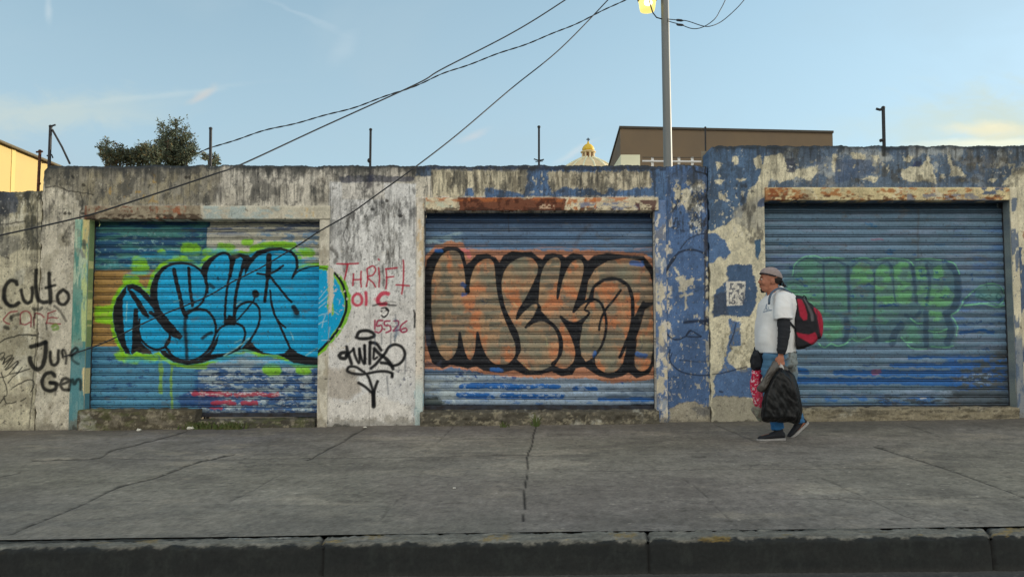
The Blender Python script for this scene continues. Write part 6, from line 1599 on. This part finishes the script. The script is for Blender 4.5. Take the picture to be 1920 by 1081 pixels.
M_SKIN = mat_plain('skin', S(156, 98, 74), .6, 22, .12, .1, spec=.35)
b = MB()
torso(b, .022)
b.tube(LEGN[:5], [.105, .088, .062, .056, .040], 16); b.tube(LEGF[:5], [.105, .088, .062, .056, .040], 16)
b.ball(q1(248, 565), (.145, .165, .10), 20, 12)
b.tube(ARMN[:5], [.062, .054, .046, .038, .028], 14); b.tube(ARMF[:5], [.062, .054, .046, .038, .028], 14)
gn = hand(b, ARMN[4], Vector((-.08, 0, -1)).normalized(), 1)
gf = hand(b, ARMF[4], Vector((-.25, 0, -1)).normalized(), -1)
# neck and head, built with a face in profile
b.tube([q2(385, 430), q2(360, 340), q2(340, 280)], [.085, .066, .062], 16)
b.ball(q2(338, 180), (.104, .078, .106), 24, 16)
b.ball(q2(288, 235), (.070, .064, .092), 22, 14)
b.ball(q2(265, 215), (.052, .060, .060), 18, 12)
b.ball(q2(268, 300), (.044, .050, .046), 18, 12); b.ball(q2(245, 326), (.024, .028, .020), 14, 10)
b.ball(q2(320, 290), (.060, .060, .048), 16, 10)
b.tube([q2(222, 185), q2(211, 212), q2(201, 232), q2(213, 245)], [.010, .012, .017, .012], 10)
for s in (-1, 1):
    b.ball(q2(212, 238, s * .012), (.011, .008, .009), 8, 6)
    b.tube([q2(222, 176, s * .002), q2(222, 172, s * .025), q2(238, 176, s * .048)], [.010, .012, .009], 8)
    b.ball(q2(250, 238, s * .040), (.026, .020, .024), 12, 8)
    c = q2(352, 228, s * .073); b.ball(c, (.019, .010, .031), 12, 9); b.ball(c + Vector((.006, s * .008, 0)), (.010, .008, .024), 8, 6)
b.tube([q2(222, 272, -.018), q2(211, 270), q2(222, 272, .018)], [.008, .011, .008], 8)
b.tube([q2(226, 288, -.018), q2(214, 287), q2(226, 288, .018)], [.008, .011, .008], 8)
for L_ in (LEGN, LEGF): pass
# feet
FN = (q1(268, 1018, N1), q1(128, 1024, N1)); FF = (q1(392, 930, N2), q1(296, 1016, N2))
for (h_, t_), L_ in ((FN, LEGN), (FF, LEGF)):
    b.tube([L_[4], h_.lerp(t_, .22) + Vector((0, 0, .03)), h_.lerp(t_, .6) + Vector((0, 0, .012)), h_.lerp(t_, .9) + Vector((0, 0, .006))], [.040, .040, .030, .020], 12)
man = b.soft('person', M_SKIN, None, .0062, 3, .5)
tag(man, 'man in a white t-shirt and backwards grey cap walking left, carrying black and red bags', 'person')

def folds(amp, sx, sz, seed, ang=0.0):
    ca, sa = math.cos(ang), math.sin(ang)
    def f(co):
        x, z = co[:, 0] + co[:, 1] * .6, co[:, 2]
        a, c = x * ca + z * sa, z * ca - x * sa
        n = fbm(a + 50, c + 50, sx, sz, 4, seed, .55) - .5
        return (np.abs(n) ** .8 * np.sign(n)) * amp * 2
    return f
# t-shirt with short sleeves
b = MB(); torso(b, -.004)
b.tube([q1(250, 244, -.10), q1(262, 252, -.185), q1(262, 300, -.236), q1(267, 357, -.25)], [.085, .094, .093, .098], 18)
b.tube([q1(245, 244, .10), q1(250, 252, .185), q1(228, 310, .225), q1(216, 350, .235)], [.085, .094, .090, .094], 18)
b.tube([q2(410, 360, 0), q2(378, 322, 0)], [.090, .078], 18)
ts = b.soft('t_shirt', None, man, .0075, 5, .5, folds(.012, .09, .26, 401, .35))
co = coords(ts.data); px, py = to_px(co[:, 0], co[:, 1], co[:, 2])
pp = Paint(px, py, S(206, 208, 212)); pp.frame(1390, 490, 6.006); pp.mul(1 + (fbm(px, py, 14, 20, 3, 402) - .5) * .06)
for q, w in [([(250, 568), (290, 556), (340, 546)], 12), ([(285, 485), (278, 520), (292, 540)], 13), ([(300, 510), (312, 545)], 7), ([(255, 545), (275, 530)], 7)]: pp.stroke(q, w, S(72, 96, 124), .85, .6)
pp.c = np.where((co[:, 1] < Y0 + .02)[:, None], pp.c, S(206, 208, 212))
set_cols(ts.data, pp.c)
M_TEE = mat_attr('white_cotton', .9, 120, .06, .25, 90, .2, .002); ts.data.materials.append(M_TEE)
# black arm sleeves
M_BLK = mat_plain('black_cotton', S(34, 36, 42), .85, 30, .2, .2)
for A_ in (ARMN, ARMF):
    b = MB(); b.tube([A_[1], A_[1].lerp(A_[2], .5), A_[2], A_[3], A_[4]], [.064, .062, .060, .052, .040], 18)
    b.soft('arm_sleeve', M_BLK, man, .007, 4, .5, folds(.006, .10, .03, 403))
# jeans
b = MB()
b.tube(LEGN[:5] + [q1(237, 972, N1)], [.126, .108, .082, .074, .066, .064], 20); b.tube(LEGF[:5] + [q1(354, 936, N2)], [.126, .108, .082, .074, .064, .060], 20)
loft(b, [(q1(236, 532), .155, .175), (q1(242, 560), .168, .188), (q1(246, 595), .165, .186), (q1(246, 625), .145, .170)])
js = b.soft('jeans', None, man, .0085, 5, .5, folds(.013, .16, .05, 404, .2))
co = coords(js.data); px, py = to_px(co[:, 0], co[:, 1], co[:, 2])
pp = Paint(px, py, S(72, 104, 134)); pp.mul(1 + (fbm(px, py, 9, 14, 4, 405) - .5) * .4)
pp.put(np.arange(len(px)), sst(py, 760, 800), S(36, 88, 138), .9); pp.put(np.arange(len(px)), sst(px, 1470, 1484) * (1 - sst(py, 690, 720)), S(128, 132, 126), .8)
pp.noisy(1470, 655, 1500, 700, S(78, 76, 70), 5, 7, .48, .58, .7, 406, 3)
set_cols(js.data, pp.c); js.data.materials.append(mat_attr('denim', .9, 140, .2, .3, 120, .2, .002))
# belt end / dark hem behind
b = MB(); b.tube([q1(300, 535, -.10), q1(322, 540, -.05), q1(330, 540, .05), q1(300, 535, .12)], .022, 10); b.soft('belt', M_BLK, man, .006, 3)
# shoes
M_SHOE = mat_plain('dark_canvas', S(34, 36, 42), .8, 30, .3, .2); M_SOLE = mat_plain('grey_sole', S(150, 148, 146), .8, 20, .25, .1)
for (h_, t_), L_, nm in ((FN, LEGN, 0), (FF, LEGF, 1)):
    ax = (t_ - h_).normalized(); up = Vector((0, 1, 0)).cross(ax); up = up if up.z > 0 else -up
    Ln = (t_ - h_).length; dn = -.018
    b = MB()
    R_ = [(-.04, .030, .060), (.08, .040, .085), (.22, .042, .088), (.38, .043, .074), (.58, .047, .052), (.80, .048, .040), (.96, .038, .030), (1.05, .018, .014)]
    n = 16; v, f = [], []
    for s_, hw, hh in R_:
        for k in range(n):
            t = 2 * math.pi * k / n; zz = math.sin(t); v.append(h_ + ax * Ln * s_ + Vector((0, math.cos(t) * hw, 0)) + up * (dn + .008 + (hh * (zz * .5 + .5))))
    for i in range(len(R_) - 1):
        for k in range(n): f.append((i * n + k, i * n + (k + 1) % n, (i + 1) * n + (k + 1) % n, (i + 1) * n + k))
    f.append(tuple(range(n))[::-1]); f.append(tuple(range((len(R_) - 1) * n, len(R_) * n))); b.add(v, f)
    b.tube([h_ + ax * Ln * .16 + up * .05, h_.lerp(L_[4], .75) + ax * .01], [.042, .046], 14)
    sh = b.soft('shoe', M_SHOE, man, .0055, 3)
    b = MB(); O_ = [(-.06, .012), (-.03, .030), (.1, .041), (.35, .041), (.62, .049), (.85, .048), (1.0, .034), (1.09, .010)]
    ol = [h_ + ax * Ln * s_ + Vector((0, w_, 0)) + up * (dn - .012) for s_, w_ in O_] + [h_ + ax * Ln * s_ + Vector((0, -w_, 0)) + up * (dn - .012) for s_, w_ in O_[::-1]]
    b.prism(ol, up * .024); b.build('sole', M_SOLE, sh, bevel=.004)
# cap worn backwards
M_CAP = mat_plain('grey_cap', S(140, 126, 124), .9, 40, .25, .25); M_CAPD = mat_plain('black_cap_brim', S(36, 36, 42), .85, 30, .2)
b = MB(); v, f = [], []
c0_ = q2(336, 172); n = 28; rows = 9
for i in range(rows):
    ph = (math.pi / 2) * i / (rows - 1)
    for k in range(n):
        t = 2 * math.pi * k / n
        x = math.cos(t) * math.cos(ph) * .114 + .002; y = math.sin(t) * math.cos(ph) * .090; z = math.sin(ph) * .096
        if i == 0: z -= .0
        z += -(x) * .28 * (1 - ph / 1.7) + .006
        v.append(c0_ + Vector((x, y, z)))
for i in range(rows - 1):
    for k in range(n): f.append((i * n + k, i * n + (k + 1) % n, (i + 1) * n + (k + 1) % n, (i + 1) * n + k))
f.append(tuple(range(n))[::-1]); f.append(tuple(range((rows - 1) * n, rows * n))); b.add(v, f)
cp = b.soft('cap', M_CAP, man, .0045, 3, .5)
b = MB(); v = []
for s_ in np.linspace(-1, 1, 9):
    v.append(c0_ + Vector((.114 * math.cos(s_ * .75) - .004, .088 * math.sin(s_ * .9) , -.034)))
for s_ in np.linspace(1, -1, 9):
    v.append(c0_ + Vector((.114 * math.cos(s_ * .75) + .058 * (1 - .25 * s_ * s_), .074 * math.sin(s_ * .9), -.100)))
b.prism(v, (-.010, 0, -.006)); b.soft('cap_brim', M_CAPD, cp, .003, 2)
b = MB(); b.tube([c0_ + Vector((math.cos(t) * .114, math.sin(t) * .089, -math.cos(t) * .114 * .28 + .004)) for t in np.linspace(math.pi * .45, math.pi * 1.55, 14)], .0065, 6); b.build('cap_band', M_CAPD, cp, True)
# hair, beard, brows, eyes
M_HAIR = mat_plain('dark_hair', S(34, 28, 26), .8, 60, .4, .3)
b = MB(); b.ball(q2(372, 208), (.078, .079, .058), 18, 12); b.ball(q2(350, 196), (.060, .0805, .030), 14, 8); b.soft('hair', M_HAIR, man, .005, 2)
b = MB(); b.ball(q2(243, 334), (.024, .026, .018), 12, 8); b.ball(q2(226, 318), (.011, .018, .012), 10, 6); b.soft('beard', M_HAIR, man, .0035, 2)
b = MB(); b.tube([q2(219, 264, -.024), q2(208, 259, 0), q2(219, 264, .024)], [.004, .006, .004], 8); b.build('moustache', M_HAIR, man, True)
for s in (-1, 1):
    b = MB(); b.tube([q2(216, 176, s * .012), q2(220, 169, s * .03), q2(238, 174, s * .055)], [.004, .0055, .004], 6); b.build('eyebrow', M_HAIR, man, True)
    b = MB(); b.ball(q2(226, 200, s * .033), (.011, .011, .009), 12, 8); e = b.build('eye', mat_plain('eye_white', S(170, 160, 150), .3, 10, .1), man, True)
    b = MB(); b.ball(q2(218, 200, s * .035), (.005, .006, .0055), 10, 6); b.build('iris', M_HAIR, e, True)

# ------------------------------------------------------------------ what he carries
def puffy(name, pts, q, y0, y1, mat, parent=None, voxel=.008, it=14, fold=None, taper=.75):
    """a stuffed shape: outline with rounded sides"""
    b = MB(); pl = smooth([(u, v) for u, v in pts], True, 4)
    c = pl.mean(0); L = 5; n = len(pl); v, f = [], []
    for i in range(L):
        t = i / (L - 1); k = taper + (1 - taper) * math.sin(math.pi * t) ** .6
        for p_ in pl:
            w = c + (p_ - c) * k; v.append(q(w[0], w[1], y0 + (y1 - y0) * t))
    for i in range(L - 1):
        for k in range(n): f.append((i * n + k, i * n + (k + 1) % n, (i + 1) * n + (k + 1) % n, (i + 1) * n + k))
    f.append(tuple(range(n))[::-1]); f.append(tuple(range((L - 1) * n, L * n))); b.add(v, f)
    return b.soft(name, mat, parent, voxel, it, .5, fold)
BR, RD = S(28, 28, 34), S(156, 26, 50)
M_PACK = mat_attr('backpack_nylon', .75, 80, .15, .2, 50, .3, .003)
def pack_paint(o, base):
    co = coords(o.data); px, py = to_px(co[:, 0], co[:, 1], co[:, 2])
    pp = Paint(px, py, base); pp.frame(1390, 490, 6.006)
    pp.fill([(628, 420), (680, 428), (715, 500), (742, 590), (742, 655), (700, 662), (660, 610), (645, 520)], RD, 1, .7)
    pp.fill([(618, 795), (700, 815), (760, 822), (830, 795), (850, 830), (866, 900), (800, 940), (740, 900), (640, 845)], RD, 1, .8)
    pp.fill([(760, 380), (990, 380), (990, 990), (760, 990), (870, 900), (852, 800), (835, 700), (812, 600), (790, 520)], BR, 1, .6); pp.fill([(815, 510), (870, 548), (960, 620), (960, 800), (900, 850), (884, 790), (868, 690), (845, 600), (820, 550)], RD, 1, .6)
    pp.stroke([(700, 430), (745, 500), (790, 580), (800, 655)], 34, S(86, 84, 88), .8, 1); pp.stroke([(685, 410), (730, 500), (760, 600), (775, 660)], 18, S(24, 24, 28), 1, .8)
    pp.stroke([(850, 545), (855, 640), (870, 760), (880, 860)], 12, S(60, 26, 38), .8, .8)
    pp.mul(1 + (fbm(px, py, 4, 4, 3, 410) - .5) * .25)
    set_cols(o.data, pp.c)
pk = puffy('backpack', [(588, 400), (640, 385), (710, 405), (775, 465), (840, 530), (872, 620), (885, 740), (868, 850), (820, 925), (730, 968), (640, 985), (610, 960), (600, 800), (596, 600)], q2, -.185, .165, M_PACK, None, .008, 6, folds(.008, .10, .10, 411), .92)
pack_paint(pk, BR); tag(pk, 'black and red backpack on the walking man\'s back', 'backpack')
o = puffy('front_pocket', [(790, 500), (850, 530), (900, 590), (922, 690), (918, 800), (895, 865), (850, 870), (810, 760), (790, 620)], q2, -.135, .120, M_PACK, pk, .007, 4, None, .88); pack_paint(o, RD)
b = MB(); b.tube([q2(812, 530, -.168), q2(838, 600, -.172), q2(850, 690, -.172), q2(862, 790, -.160)], .0055, 6); b.build('zip', mat_plain('pale_zip', S(198, 140, 140), .6, 30, .2), pk, True)
b = MB(); b.tube([q2(690, 405, -.02), q2(705, 385, -.02), q2(725, 400, -.02), q2(735, 430, -.02)], .008, 8); b.build('grab_handle', M_BLK, pk, True)
M_STR = mat_plain('blue_grey_strap', S(78, 92, 112), .8, 40, .3, .2)
for s in (-1, 1):
    y = .118 * s; b = MB()
    pts = [q2(606, 440, y), q2(560, 362, y), q2(500, 318, y), q2(440, 300, y * 1.0), q2(385, 318, y * 1.2), q2(340, 356, y * 1.5), q2(318, 410, y * 1.75), q2(312, 480, y * 1.85)]
    b.tube(smooth([tuple(p) for p in pts], False, 4), .0105, 8, flat=1.9); b.build('shoulder_strap', M_STR, pk, True)
b = MB(); b.tube(smooth([tuple(p) for p in [q2(545, 680, -.205), q2(572, 712, -.200), q2(605, 748, -.175)]], False, 4), .010, 8); b.build('side_strap', M_BLK, pk, True)

M_PLB = mat_plain('black_plastic', S(12, 13, 15), .38, 30, .3, .25, spec=.35, c2=S(8, 9, 11)); M_PLG = mat_plain('grey_plastic', S(74, 70, 66), .35, 14, .3, .3, spec=.6)
bag = puffy('plastic_bag', [(398, 215), (440, 205), (490, 250), (545, 300), (582, 390), (610, 500), (630, 610), (636, 740), (604, 815), (520, 800), (400, 806), (300, 796), (224, 786), (228, 660), (246, 520), (300, 360), (350, 260)], q3, -.405, -.175, M_PLB, None, .008, 8,
            lambda co: folds(.020, .07, .40, 421)(co) + folds(.007, .03, .10, 422, .5)(co), .82)
tag(bag, 'bulging black plastic bag in the walking man\'s near hand', 'bag')
o = puffy('bag_flap', [(345, 150), (398, 178), (392, 260), (330, 360), (262, 484), (168, 452), (196, 396), (262, 290), (310, 200)], q3, -.335, -.245, M_PLG, bag, .006, 6, folds(.012, .05, .14, 423, -.5), .7)
b = MB(); b.tube([gn + Vector((-.012, 0, .055)), gn + Vector((-.002, 0, .01)), q3(425, 225, -.29), q3(452, 290, -.30)], [.014, .018, .024, .010], 10); b.soft('bag_knot', mat_plain('pale_plastic', S(168, 166, 162), .4, 20, .3), bag, .004, 2, .5, folds(.006, .02, .05, 424))
b = MB(); b.tube([gn + Vector((.02, 0, .05)), gn + Vector((.024, 0, 0)), q3(470, 240, -.29), q3(500, 300, -.29)], [.012, .018, .030, .02], 10); b.soft('bag_handle', M_PLG, bag, .005, 2)

jk = puffy('jacket', [(190, 6), (262, 42), (240, 120), (222, 230), (150, 262), (110, 236), (98, 158), (128, 62)], q3, -.02, .20, M_BLK, None, .008, 8, folds(.02, .05, .09, 431, .5), .7)
tag(jk, 'black jacket bundled over the top of the red patterned bag', 'jacket')
rb = puffy('cloth_bag', [(122, 240), (215, 232), (208, 330), (196, 400), (246, 490), (240, 570), (222, 646), (165, 648), (126, 540), (92, 400), (108, 320)], q3, .00, .17, None, None, .007, 8, folds(.018, .045, .12, 432, .2), .7)
co = coords(rb.data); px, py = to_px(co[:, 0], co[:, 1], co[:, 2])
pp = Paint(px, py, S(196, 30, 66)); pp.frame(1390, 650, 5.688)
pp.noisy(1404, 690, 1436, 766, S(214, 176, 184), 2.4, 2.4, .62, .68, .95, 433, 1, 2); pp.fill([(160, 470), (250, 480), (240, 650), (180, 650)], S(196, 70, 90), .5, 3)
set_cols(rb.data, pp.c); rb.data.materials.append(mat_attr('red_print_cloth', .8, 60, .15, .3, 60, .3, .003))
tag(rb, 'red bag with small white pattern hanging from the walking man\'s far hand', 'bag')
o = puffy('bag_bottom', [(118, 640), (215, 640), (222, 700), (214, 782), (180, 780), (140, 722), (110, 680)], q3, .03, .14, mat_plain('pale_green_cloth', S(132, 142, 122), .9, 14, .4, .3, c2=S(96, 70, 70)), rb, .006, 5, folds(.014, .03, .08, 434), .7)
b = MB(); b.tube([gf + Vector((0, 0, .05)), gf, gf + Vector((.005, 0, -.05))], .012, 8); b.build('bag_handle', mat_plain('red_handle', RD, .8), rb, True)
